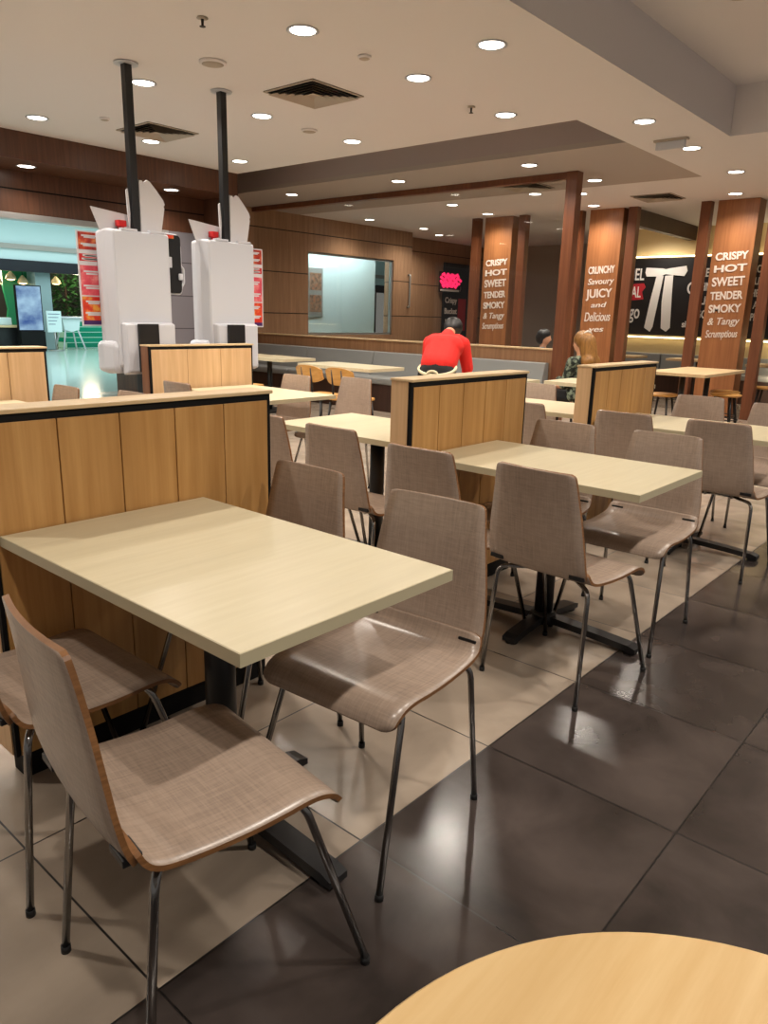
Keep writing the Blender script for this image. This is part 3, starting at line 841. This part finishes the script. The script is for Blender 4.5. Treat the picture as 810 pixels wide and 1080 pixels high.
# ------------------------------------------------------------------ ceiling fittings
LIGHT_W = 94
WARM = (1.0, .90, .79)
lamp_data = bpy.data.lights.new('downlight_beam', 'SPOT')
lamp_data.energy = LIGHT_W; lamp_data.color = WARM; lamp_data.spot_size = math.radians(150); lamp_data.spot_blend = .9; lamp_data.shadow_soft_size = .06
def make_downlight():
    t = thing('downlight', '', 'ceiling light', (0, 0, H), 0, 'round recessed downlights')
    bm = NB(); lathe(bm, [(.098, -.002), (.10, -.006), (.088, -.008), (.08, -.003)], 36); link_mesh('trim_ring', bm, 'white', t)
    bm = NB(); lathe(bm, [(.079, -.0035), (.06, -.0055), (.01, -.006)], 36); link_mesh('lens', bm, 'lamp', t)
    return t
dl = [(2.15, 1.82, 'big bright downlight in front of the square vent, nearest the camera'),
 (3.30, 1.83, 'downlight right of the near square vent and small detector'), (4.53, 1.86, 'downlight just before the dark ceiling slot, beside the sprinkler'),
 (2.16, 3.62, 'downlight close beside the first kiosk pole'), (3.34, 3.63, 'downlight beside the second kiosk pole, past the near vent'), (4.52, 3.65, 'downlight near the dark slot, behind the near vent and detector'),
 (2.17, 5.42, 'downlight over the wooden bulkhead end far from the kiosks'), (3.34, 5.40, 'downlight under the far square vent between the poles'), (4.52, 5.44, 'downlight close to where bulkhead and dark slot meet'),
 (3.04, 1.03, 'large bright downlight beside the raised ceiling bay'), (5.39, 1.0, 'flaring downlight just ahead of the white emergency light'), (6.63, 1.03, 'downlight just past the white emergency light'), (8.09, 1.04, 'downlight past the grey ceiling triangle, in the bright strip'), (9.62, 1.5, 'downlight close above the widest lettered column'),
 (6.51, 2.79, 'downlight in the grey ceiling band near the dark screen post'), (6.51, 4.72, 'downlight in the middle of the grey ceiling band'), (6.53, 6.78, 'downlight in the grey ceiling band close to the kiosk topper'),
 (7.76, 2.6, 'downlight just right of the dark screen post top'), (8.6, 3.21, 'downlight second past the screen post, towards the lettered column'), (9.7, 3.55, 'downlight close above the lettered column by the mural'),
 (8.3, 3.75, 'downlight behind the glass next to the post'), (9.7, 5.45, 'downlight behind the glass above the lettered column'), (8.56, 5.35, 'downlight behind the glass in the middle of the screen'), (9.3, 7.75, 'downlight washing the wood wall above the corridor window'), (10.9, 7.75, 'downlight washing the wood wall beyond the corridor window'), (12.0, 8.2, 'downlight behind the glass near the menu board'),
 (12.3, 3.6, 'small downlight in front of the mural, by the header beam')]
extra = [(x, y) for x in (-1.4, -.2, .97) for y in (3.62, 5.41)] + [(.97, 1.83), (.7, 1.03), (-1.6, 1.03)]
bay = [(x, y) for x in (-1.3, .3, 1.9, 3.5, 5.1) for y in (-2.45,)]  # first read from a seat shadow; others added unseen to brighten the front furniture
more = [(x, y) for x in (7.6, 10) for y in (-.9, -3)]
d0 = make_downlight()
rooms = dl + [(x, y, None) for x, y in extra + more]
for i, (x, y, lab) in enumerate(rooms):
    if lab is not None:
        if i == 0: d0.location = (x, y, H); d0['label'] = lab
        else: copy_thing(d0, lab, (x, y, H))
    l = bpy.data.objects.new('downlight_beam', lamp_data); COL.objects.link(l); l.location = (x, y, H-.03)
bay_data = lamp_data.copy(); bay_data.energy = 158
for x, y in bay:
    l = bpy.data.objects.new('bay_beam', bay_data); COL.objects.link(l); l.location = (x, y, 3.39)
wall_wash = [(28/1, 0)]
bl = bpy.data.lights.new('bulkhead_beam', 'SPOT'); bl.energy = 26; bl.color = WARM; bl.spot_size = math.radians(140); bl.spot_blend = .9; bl.shadow_soft_size = .05
for i, (x, lab) in enumerate(((2.5, 'downlight in the wooden bulkhead soffit over the mall opening'), (4.26, 'downlight in the wooden bulkhead soffit between the kiosk toppers'))):
    copy_thing(d0, lab, (x, 6.45, 2.74)); l = bpy.data.objects.new('bulkhead_beam', bl); COL.objects.link(l); l.location = (x, 6.45, 2.71)

def vent(label, x, y, s=.28):
    t = thing('air_vent', label, 'vent', (x, y, H), 0, 'square ceiling air vents')
    bm = NB(); box(bm, -s, s, -s, s, -.004, -.001)
    link_mesh('backing', bm, 'black', t)
    bm = NB()
    for (x0, x1, y0, y1) in ((-s, s, -s, -s+.02), (-s, s, s-.02, s), (-s, -s+.02, -s+.02, s-.02), (s-.02, s, -s+.02, s-.02)):
        box(bm, x0, x1, y0, y1, -.010, -.002)
    for q in (.90, .74, .58, .42, .26):           # flared blades, lower edge outermost
        ai, ao = s*q-.034, s*q
        i_ = [bm.verts.new((sx*ai, sy*ai, -.004)) for sx, sy in ((-1, -1), (1, -1), (1, 1), (-1, 1))]
        o_ = [bm.verts.new((sx*ao, sy*ao, -.026)) for sx, sy in ((-1, -1), (1, -1), (1, 1), (-1, 1))]
        for k in range(4):
            n_ = (k+1) % 4; bm.faces.new((i_[k], i_[n_], o_[n_], o_[k]))
    box(bm, -.04, .04, -.04, .04, -.014, -.004)
    link_mesh('louvres', bm, 'grille', t)
vent('square louvred air vent between the downlights, nearest the camera', 3.13, 2.75)
vent('square louvred air vent behind the first kiosk pole', 3.13, 4.95)
vent('air vent near the columns, past the grey ceiling band', 9.4, 2.45)
vent('air vent seen through the glass screen beside its post', 7.7, 3.55)

def detector(nm, label, cat, x, y, r, z=H):
    t = thing(nm, label, cat, (x, y, z))
    bm = NB(); lathe(bm, [(r, -.001), (r, -.012), (r*.85, -.018)], 36); link_mesh('rim', bm, 'plaster', t)
    bm = NB(); lathe(bm, [(r*.84, -.017), (r*.6, -.022), (r*.1, -.024)], 36); link_mesh('grille', bm, 'grille', t)
detector('ceiling_speaker', 'round grey ceiling speaker between the pole tops', 'speaker', 2.18, 2.77, .095)
detector('smoke_detector', 'small round detector before the near square vent', 'smoke detector', 2.72, 1.83, .045)
detector('ceiling_speaker', 'flat round plate behind the near square vent', 'speaker', 3.94, 3.66, .075)
detector('smoke_detector', 'small round detector beyond the first kiosk pole, near the bulkhead', 'smoke detector', 2.55, 4.9, .045)
detector('ceiling_speaker', 'round plate in the raised ceiling bay at the picture corner', 'speaker', 4.3, -.05, .11, 3.42)
def sprinkler(label, x, y):
    t = thing('sprinkler', label, 'sprinkler', (x, y, H))
    bm = NB(); lathe(bm, [(.03, -.001), (.034, -.006), (.012, -.010)], 24); link_mesh('rosette', bm, 'grille', t)
    bm = NB(); cyl(bm, 0, 0, -.045, -.008, .007, .009, 12); lathe(bm, [(.018, -.05), (.018, -.047), (.005, -.045)], 20); link_mesh('nozzle', bm, 'trim_dark', t)
sprinkler('sprinkler head at the top of the picture, nearest the camera', 1.65, 2.15)
sprinkler('sprinkler head before the dark ceiling slot', 4.15, 1.95)
el = thing('emergency_light', 'white emergency light box hanging from the ceiling strip', 'light fitting', (6.15, 1.05, H))
bm = NB(); box(bm, -.02, .02, -.14, .14, -.09, -.02, .008); link_mesh('body', bm, 'white', el)
bm = NB(); box(bm, -.035, .035, -.16, .16, -.02, -.001, .004); link_mesh('mount', bm, 'grille', el)

# ------------------------------------------------------------------ the mall beyond
bm = NB(); box(bm, -6, 4.98, 6.8, 40, -.05, -.005); box(bm, 4.98, 30, 9.4, 40, -.05, -.005); struct('floor_mall', bm, 'mall_floor')
bm = NB(); box(bm, -6, 4.9, 7.0, 24, 3.9, 4.0); box(bm, 4.9, 30, 10.2, 24, 3.9, 4.0); box(bm, -6, 30, 12, 12.5, 3.6, 3.9); box(bm, -6, 30, 21.35, 22.2, 2.62, 3.9); struct('ceiling_mall', bm, 'mall_white')
bm = NB(); box(bm, -6, 30, 26, 26.2, 0, 4); struct('wall_shop', bm, plain('shop_back', (52, 46, 40), .7))
bm = NB(); box(bm, -6, 30, 21.25, 21.35, 2.92, 3.06); struct('trim_6', bm, 'grey_paint')
bm = NB(); box(bm, -6, 30, 21.3, 21.6, 2.30, 2.62); struct('trim_5', bm, 'navy')
ma = bpy.data.lights.new('mall_light', 'AREA'); ma.shape = 'RECTANGLE'; ma.size = 20; ma.size_y = 9; ma.energy = 1050; ma.color = (.84, .98, 1.0)
l = bpy.data.objects.new('mall_light', ma); COL.objects.link(l); l.location = (5, 15.5, 3.85)
ma2 = bpy.data.lights.new('corridor_light', 'AREA'); ma2.shape = 'RECTANGLE'; ma2.size = 2.6; ma2.size_y = .5; ma2.energy = 210; ma2.color = (.84, .98, 1.0)
l = bpy.data.objects.new('corridor_light', ma2); COL.objects.link(l); l.location = (10.4, 9.3, 3.1)
sl = bpy.data.lights.new('shop_light', 'POINT'); sl.energy = 120; sl.color = (1, .85, .6); sl.shadow_soft_size = .3

def at(px_x, yy=22.0):
    """x on the shop line across the mall for a bearing given in tenths"""
    return px_x
sc2 = thing('advert_screen', 'bright blue advertising screen on a black stand across the mall', 'screen', (8.85, 20.9, 0))
bm = NB(); box(bm, -.38, .38, -.05, .05, .58, 1.90, .01); link_mesh('bezel', bm, 'black', sc2)
bm = NB(); box(bm, -.35, .35, -.056, -.05, .62, 1.87); link_mesh('display', bm, 'screen', sc2)
bm = NB(); box(bm, -.36, .36, -.15, .15, 0, .58, .01); link_mesh('stand', bm, 'black', sc2)
bm = NB(); prism(bm, [(8.6, 0), (9.7, 0), (9.7, 2.6), (8.75, 2.6), (8.75, 1.9), (8.85, 1.2)], 'y', 22.3, 22.4); o = link_mesh('green_panel', bm, 'green'); tag(o, 'green shop panel behind the blue advertising screen', 'panel')
bm = NB(); box(bm, 9.45, 9.93, 21.65, 22.2, 0, 2.62, .02); o = link_mesh('mall_pillar', bm, plain('pillar_grey', (150, 172, 176), .4)); tag(o, 'pale grey pillar across the mall beside the blue screen', 'pillar', None, 'thing')
ct = thing('shop_counter', 'green tiled shop counter across the mall', 'counter', (10.6, 22.3, 0))
bm = NB(); box(bm, 0, 3.2, 0, .6, 0, .86); link_mesh('body', bm, 'rib_tile', ct)
bm = NB(); box(bm, -.05, 3.25, -.06, .66, .86, .91, .01); link_mesh('worktop', bm, 'white', ct)
hc = thing('high_chair', 'white high chair standing before the green counter', 'high chair', (10.32, 21.5, 0))
bm = NB(); prism(bm, [(-.3, 1.0), (.3, 1.0), (.24, .62), (.0, .55), (-.24, .62)], 'y', -.2, .2); link_mesh('seat', bm, 'mall_white', hc)
bm = NB(); box(bm, -.36, .36, -.28, .1, .96, 1.02, .02); link_mesh('tray', bm, 'white', hc)
for sx in (-1, 1):
    for sy in (-1, 1):
        bm = NB(); tube(bm, [(sx*.36, sy*.3, 0), (sx*.2, sy*.16, .64)], .025, 8); link_mesh('leg', bm, 'white', hc)
sg = thing('notice_stand', 'white notice on a stand between pillar and high chair across the mall', 'sign', (9.62, 21.0, 0))
bm = NB(); box(bm, -.23, .23, -.02, .02, .55, 1.18, .01); link_mesh('sheet', bm, 'mall_white', sg)
bm = NB()
for k in range(4): box(bm, -.18, .18-.05*k, -.024, -.02, 1.08-.1*k, 1.10-.1*k)
link_mesh('print', bm, plain('ink_blue', (90, 110, 140), .6), sg)
bm = NB(); tube(bm, [(0, 0, .03), (0, 0, .55)], .025, 8); lathe(bm, [(.2, 0), (.2, .015), (.03, .03)], 20); link_mesh('stand', bm, 'silver', sg)
def plant(label, x, y, h0, h1, r, n=260):
    t = thing('potted_plant', label, 'plant', (x, y, 0))
    bm = NB(); lathe(bm, [(.2, 0), (.28, .5), (.30, h0*.9 if h0 > .6 else .6), (.26, h0*.9 if h0 > .6 else .6)], 20); link_mesh('planter', bm, 'black_metal', t)
    bm = NB(); tube(bm, [(0, 0, .5), (.03, 0, h0+.3), (0, .02, h1-.3)], .03, 6); link_mesh('stem', bm, 'dark_wood', t)
    bm = NB(); rnd = random.Random(int(x*100))
    for i in range(n):
        a = rnd.random()*2*PI; zz = h0+(h1-h0)*rnd.random(); q = r*math.sqrt(rnd.random())*(1-.5*abs((zz-h0)/(h1-h0)-.4))
        c = Vector((q*math.cos(a), q*math.sin(a), zz)); d = Vector((math.cos(a), math.sin(a), rnd.uniform(-.6, .7))).normalized()
        s = d.cross(Vector((0, 0, 1))).normalized()*.06; ln = d*.24
        up = Vector((0, 0, .02))
        v = [bm.verts.new(c), bm.verts.new(c+ln*.5+s+up), bm.verts.new(c+ln), bm.verts.new(c+ln*.5-s+up)]
        bm.faces.new(v)
    link_mesh('foliage', bm, 'leaf', t)
plant('leafy dark green plant behind the green counter', 11.5, 23.9, 1.0, 2.45, .5, 420)
plant('leafy plant at the edge of the posters, behind the counter', 12.6, 23.9, .9, 2.1, .5)
def pendant(label, x, z, y=None):
    t = thing('pendant_lamp', label, 'lamp', (x, y or (22.0 if x < 10 else 23.2), 0), 0, 'glowing pendants in the shop across the mall')
    bm = NB(); lathe(bm, [(.16, z-.1), (.13, z), (.05, z+.1), (.02, z+.13)], 20); link_mesh('lamp_shade', bm, 'oak_cap', t)
    bm = NB(); lathe(bm, [(.02, z-.14), (.1, z-.12), (.13, z-.09)], 16); link_mesh('bulb', bm, plain('bulb_glow', (255, 220, 160), .5, emit=(255, 214, 150), es=5), t)
    bm = NB(); tube(bm, [(0, 0, z+.12), (0, 0, 3.9)], .01, 6); link_mesh('cord', bm, 'black', t)
pendant('glowing pendant over the blue screen', 9.23, 2.08)
pendant('glowing pendant beside the green panel', 8.88, 2.18)
pendant('glowing pendant at the very edge of the mall view', 8.45, 2.05)
pendant('glowing pendant right of the mall pillar', 10.85, 2.15)
for x in (8.5, 11.6):  # lamps without fittings; the one near the plant is added to brighten it
    l = bpy.data.objects.new('shop_light', sl); COL.objects.link(l); l.location = (x, 22.8, 2.2)
dk = thing('shop_table', 'dark table with pale goods at the edge of the mall view', 'table', (8.1, 21.5, 0))
bm = NB(); box(bm, -.75, .6, -.4, .4, .68, .74, .01); link_mesh('tabletop', bm, 'oak_cap', dk)
bm = NB(); box(bm, -.6, .5, -.3, .3, 0, .68, .01); link_mesh('base', bm, 'black_metal', dk)
o = NB(); box(o, -.3, .3, -.18, .18, 0, .22, .03); o = link_mesh('goods_box', o, 'mall_white'); o.location = (8.2, 21.5, .74); tag(o, 'pale box on the dark table at the edge of the mall view', 'box')

# ------------------------------------------------------------------ people
def blob(name, segs, mat, parent=None, voxel=.012, extra=()):
    """one continuous surface grown around tapered bones"""
    bm = NB()
    for p0, r0, p1, r1 in segs:
        p0, p1 = Vector(p0), Vector(p1); d = p1-p0
        n = 7
        t = bmesh.new()
        if d.length < 1e-5: bmesh.ops.create_icosphere(t, subdivisions=3, radius=r0)
        else:
            pts = []; rad = []
            u = d.normalized()
            for i in range(5):
                a = PI/2*(1-i/4); pts.append(p0-u*r0*math.sin(a)); rad.append(max(r0*math.cos(a), r0*.03))
            for i in range(1, n): pts.append(p0+d*i/n); rad.append(r0+(r1-r0)*i/n)
            for i in range(5):
                a = PI/2*(i/4); pts.append(p1+u*r1*math.sin(a)); rad.append(max(r1*math.cos(a), r1*.03))
            tube(t, pts, rad, 16)
        if d.length < 1e-5: bmesh.ops.translate(t, vec=p0, verts=t.verts)
        bmesh.ops.recalc_face_normals(t, faces=t.faces)
        merge(bm, t)
    for c, s in extra:   # ellipsoids
        t = bmesh.new(); bmesh.ops.create_icosphere(t, subdivisions=3, radius=1)
        bmesh.ops.transform(t, matrix=Matrix.Translation(c) @ Matrix.Diagonal((s[0], s[1], s[2], 1)), verts=t.verts)
        merge(bm, t)
    me = bpy.data.meshes.new('b'); bm.to_mesh(me); bm.free()
    o = bpy.data.objects.new('b', me); COL.objects.link(o)
    md = o.modifiers.new('r', 'REMESH'); md.mode = 'VOXEL'; md.voxel_size = voxel
    ms = o.modifiers.new('s', 'SMOOTH'); ms.iterations = 4; ms.factor = .5
    bpy.context.view_layer.update()
    me2 = bpy.data.meshes.new_from_object(o.evaluated_get(bpy.context.evaluated_depsgraph_get()))
    bpy.data.objects.remove(o); bpy.data.meshes.remove(me)
    return link_me(name, me2, mat, parent, True)

def hand_segs(w, fwd, side, down):
    """palm, four fingers and a thumb from a wrist point"""
    w = Vector(w); f = Vector(fwd).normalized(); s = Vector(side).normalized(); d = Vector(down).normalized()
    out = [(w, .026, w+f*.05, .030)]
    for k, ln in zip((-1.5, -.5, .5, 1.5), (.062, .074, .078, .066)):
        a = w+f*.075+s*k*.019; b = a+f*ln*.5+d*.006; c = b+f*ln*.5+d*.02
        out += [(w+f*.03+s*k*.014, .012, a, .0105), (a, .0095, b, .0085), (b, .0085, c, .0075)]
    a = w+f*.025-s*.03; out += [(w+f*.01, .013, a+f*.02, .011), (a+f*.02, .011, a+f*.055-s*.012+d*.012, .009)]
    return out

def worker(loc, rz):
    p = thing('person', 'person in red shirt and dark trousers bending over a table, pale apron tie', 'person', loc, rz)
    # local frame: faces +x, leaning forward; y to the person's left
    hipz = .86
    hip = Vector((-.02, 0, hipz)); chest = Vector((.27, 0, 1.16)); neck = Vector((.36, 0, 1.23)); head = Vector((.47, -.01, 1.275))
    segs = []
    for s in (-1, 1):
        segs += [((-.04, s*.09, .84), .095, (.01, s*.10, .46), .06), ((.01, s*.10, .46), .058, (-.03, s*.10, .09), .038), ((-.03, s*.10, .06), .036, (.12, s*.11, .035), .033)]
    segs += [((-.02, -.06, hipz), .11, (-.02, .06, hipz), .11), ((0, -.05, .92), .11, (.16, -.05, 1.07), .11), ((0, .05, .92), .11, (.16, .05, 1.07), .11),
             ((.18, -.08, 1.09), .105, (.18, .08, 1.09), .105), ((.27, -.12, 1.14), .075, (.27, .12, 1.14), .075), (chest, .08, neck, .055), (neck, .052, head, .055)]
    sh = {1: (.28, .175, 1.13), -1: (.28, -.175, 1.13)}
    el = {1: (.36, .215, .90), -1: (.33, -.22, .89)}
    wr = {1: (.55, .17, .80), -1: (.50, -.17, .80)}
    for s in (-1, 1): segs += [(sh[s], .055, el[s], .042), (el[s], .040, wr[s], .027)]
    for s in (-1, 1): segs += hand_segs(wr[s], (1, -.1*s, -.08), (0, s, 0), (0, 0, -1))
    face = [(Vector((.515, -.01, 1.245)), (.085, .07, .085))]
    segs += [((.585, -.01, 1.20), .014, (.598, -.01, 1.212), .008)]
    blob('body', segs, 'skin', p, .009, face)
    sv = []
    for s in (-1, 1): sv += [((-.04, s*.09, .84), .108, (.01, s*.10, .46), .075), ((.01, s*.10, .46), .074, (-.03, s*.10, .10), .058)]
    sv += [((-.02, -.06, hipz), .124, (-.02, .06, hipz), .124)]
    blob('trousers', sv, 'trousers', p, .014)
    for s in (-1, 1):
        sb = blob('shoe', [((-.05, s*.10, .045), .045, (.13, s*.11, .04), .042)], 'rubber', p, .01)
    sh_ = [((.015, -.05, .935), .135, (.17, -.05, 1.08), .132), ((.015, .05, .935), .135, (.17, .05, 1.08), .132), ((.18, -.08, 1.10), .122, (.18, .08, 1.10), .122), ((.27, -.12, 1.14), .09, (.27, .12, 1.14), .09), (chest, .095, (.33, 0, 1.21), .07)]
    for s in (-1, 1): sh_ += [(sh[s], .073, el[s], .062), (el[s], .060, Vector(el[s]).lerp(Vector(wr[s]), .35), .056)]
    blob('shirt', sh_, 'shirt_red', p, .012)
    blob('hair', [((.49, -.01, 1.30), .10, (.53, -.01, 1.285), .092), ((.455, -.01, 1.28), .085, (.45, -.01, 1.235), .06)], 'hair_black', p, .01)
    bm = NB()
    ring = [Vector((-.035+.138*math.cos(a)*.96, .185*math.sin(a), .90+.06*math.cos(a))) for a in [i*2*PI/28 for i in range(29)]]
    tube(bm, ring, .016, 8)
    tube(bm, bend([(-.175, .02, .845), (-.215, .07, .80), (-.21, .09, .66)], .03), .016, 8); tube(bm, bend([(-.175, .0, .845), (-.21, -.04, .79), (-.205, -.05, .68)], .03), .016, 8)
    tube(bm, [(-.18+.0*math.cos(a), .01+.05*math.cos(a), .85+.03*math.sin(a)) for a in [i*2*PI/14 for i in range(15)]], .013, 8)
    link_mesh('apron_tie', bm, 'apron', p)
    return p
wk = worker((4.32, 2.30, 0), math.radians(22)); wk.scale = (.95, .95, .95)

def seated(loc, rz, label, top, hairmat, longhair, kind):
    p = thing('person', label, 'person', loc, rz)
    segs = [((-.02, -.07, .53), .115, (-.02, .07, .53), .115), ((-.02, -.05, .58), .115, (.0, -.06, .86), .105), ((-.02, .05, .58), .115, (.0, .06, .86), .105), ((0, -.11, .93), .075, (0, .11, .93), .075), ((0, 0, .95), .06, (.02, 0, 1.06), .05)]
    for s in (-1, 1):
        segs += [((0, s*.09, .53), .085, (.42, s*.10, .52), .062), ((.42, s*.10, .52), .06, (.40, s*.10, .10), .042), ((.40, s*.10, .05), .04, (.52, s*.10, .035), .034),
                 ((0, s*.185, .94), .055, (.06, s*.21, .68), .042), ((.06, s*.21, .68), .04, (.26, s*.10, .655), .028)]
        segs += hand_segs((.26, s*.10, .65), (1, -.3*s, 0), (0, s, 0), (0, 0, -1))
    segs += [((.13, 0, 1.13), .014, (.135, 0, 1.12), .010)]
    blob('body', segs, 'skin', p, .010, [(Vector((.035, 0, 1.15)), (.09, .075, .115))])
    tsegs = [((-.02, -.07, .56), .13, (-.02, .07, .56), .13), ((-.02, -.05, .58), .13, (.0, -.06, .86), .12), ((-.02, .05, .58), .13, (.0, .06, .86), .12), ((0, -.11, .93), .088, (0, .11, .93), .088)]
    for s in (-1, 1): tsegs += [((0, s*.185, .94), .07, (.06, s*.21, .68), .056), ((.06, s*.21, .68), .055, (.17, s*.17, .73), .048)]
    blob('top', tsegs, top, p, .012)
    tr = []
    for s in (-1, 1): tr += [((0, s*.09, .53), .097, (.42, s*.10, .52), .076), ((.42, s*.10, .52), .074, (.40, s*.10, .12), .056)]
    blob('trousers', tr, 'trousers', p, .014)
    if longhair:
        hr = [((.0, 0, 1.19), .108, (.02, 0, 1.20), .10), ((-.05, 0, 1.17), .10, (-.11, 0, .95), .095), ((-.11, -.05, .95), .09, (-.13, -.03, .76), .05), ((-.11, .05, .95), .09, (-.13, .03, .78), .05)]
    else:
        hr = [((.0, 0, 1.20), .10, (.03, 0, 1.21), .09), ((-.03, 0, 1.16), .088, (-.03, 0, 1.13), .08)]
    h = blob('hair', hr, hairmat, p, .010)
    if longhair:
        bm = NB(); tube(bm, [(-.06+.03*i/6, -.05+.1*i/6, 1.262+.028*math.sin(i/6*PI)) for i in range(7)], .012, 8); c = link_mesh('hair_clip', bm, 'mural_white', p); c['label'] = 'white hair clip'
    return p
def seat_box(label, x, y, rz):
    t = thing('low_stool', label, 'stool', (x, y, 0), rz)
    bm = NB(); prism(bm, rrect(-.2, .2, -.2, .2, .04), 'z', .39, .43); link_mesh('seat', bm, 'beech', t)
    for sx in (-1, 1):
        for sy in (-1, 1):
            bm = NB(); tube(bm, [(sx*.18, sy*.18, 0), (sx*.15, sy*.15, .39)], .014, 8); link_mesh('leg', bm, 'black_metal', t)
wo = seated((6.25, 1.80, 0), math.radians(82), 'seated person with long brown hair, white clip and dark patterned top', 'print', 'hair_brown', True, 0)
seat_box('stool under the person with long brown hair', 6.23, 1.81, math.radians(82)); wo.scale = (.94, .94, .94)
ma_ = seated((8.6, 3.62, 0), math.radians(-60), 'person with short dark hair and slate top seated behind the glass screen', 'denim', 'hair_black', False, 0)
seat_box('stool under the short-haired person behind the glass', 8.59, 3.64, math.radians(-60)); ma_.scale = (.92, .92, .92)

# ------------------------------------------------------------------ lights along the mural, world, camera
for z, e in ((2.56, 26), (1.0, 16)):
    la = bpy.data.lights.new('mural_strip_light', 'AREA'); la.shape = 'RECTANGLE'; la.size = 6.5; la.size_y = .04; la.energy = e; la.color = (1, .82, .55)
    l = bpy.data.objects.new('mural_strip_light', la); COL.objects.link(l); l.location = (MX-.06, 1.4, z)
    up = 1 if z > 2 else -1
    l.rotation_euler = Matrix(((0, 0, -.5), (1, 0, 0), (0, 1, .9*up))).to_euler() if 0 else (Vector((.7, 0, 1*up)).to_track_quat('-Z', 'X').to_euler())

w = bpy.data.worlds.new('ambient'); S.world = w; w.use_nodes = True
bg = w.node_tree.nodes['Background']; bg.inputs[0].default_value = (.9, .84, .78, 1); bg.inputs[1].default_value = .24

f_, yaw, pitch, roll = 781.39, math.radians(40.72), math.radians(14.89), math.radians(1.54)
fw = Vector((math.cos(yaw)*math.cos(pitch), math.sin(yaw)*math.cos(pitch), -math.sin(pitch)))
rt = Vector((math.sin(yaw), -math.cos(yaw), 0)); upv = rt.cross(fw)
r2 = rt*math.cos(roll)+upv*math.sin(roll); u2 = -rt*math.sin(roll)+upv*math.cos(roll)
cd = bpy.data.cameras.new('camera'); cam = bpy.data.objects.new('camera', cd); COL.objects.link(cam)
mw = Matrix((r2, u2, -fw)).transposed().to_4x4(); mw.translation = (-1.3735, -1.9747, 1.326)
cam.matrix_world = mw
cd.sensor_fit = 'VERTICAL'; cd.sensor_height = 36; cd.lens = f_*36/1080; cd.clip_start = .05
S.camera = cam
S.view_settings.view_transform = 'Standard'; S.view_settings.look = 'None'; S.view_settings.gamma = 1
S.view_settings.exposure = 0; S.view_settings.use_curve_mapping = False
S.cycles.max_bounces = 8; S.cycles.diffuse_bounces = 4; S.cycles.glossy_bounces = 4; S.cycles.transparent_max_bounces = 12
S.cycles.use_denoising = True; S.cycles.sample_clamp_indirect = 4; S.cycles.caustics_reflective = False; S.cycles.caustics_refractive = False
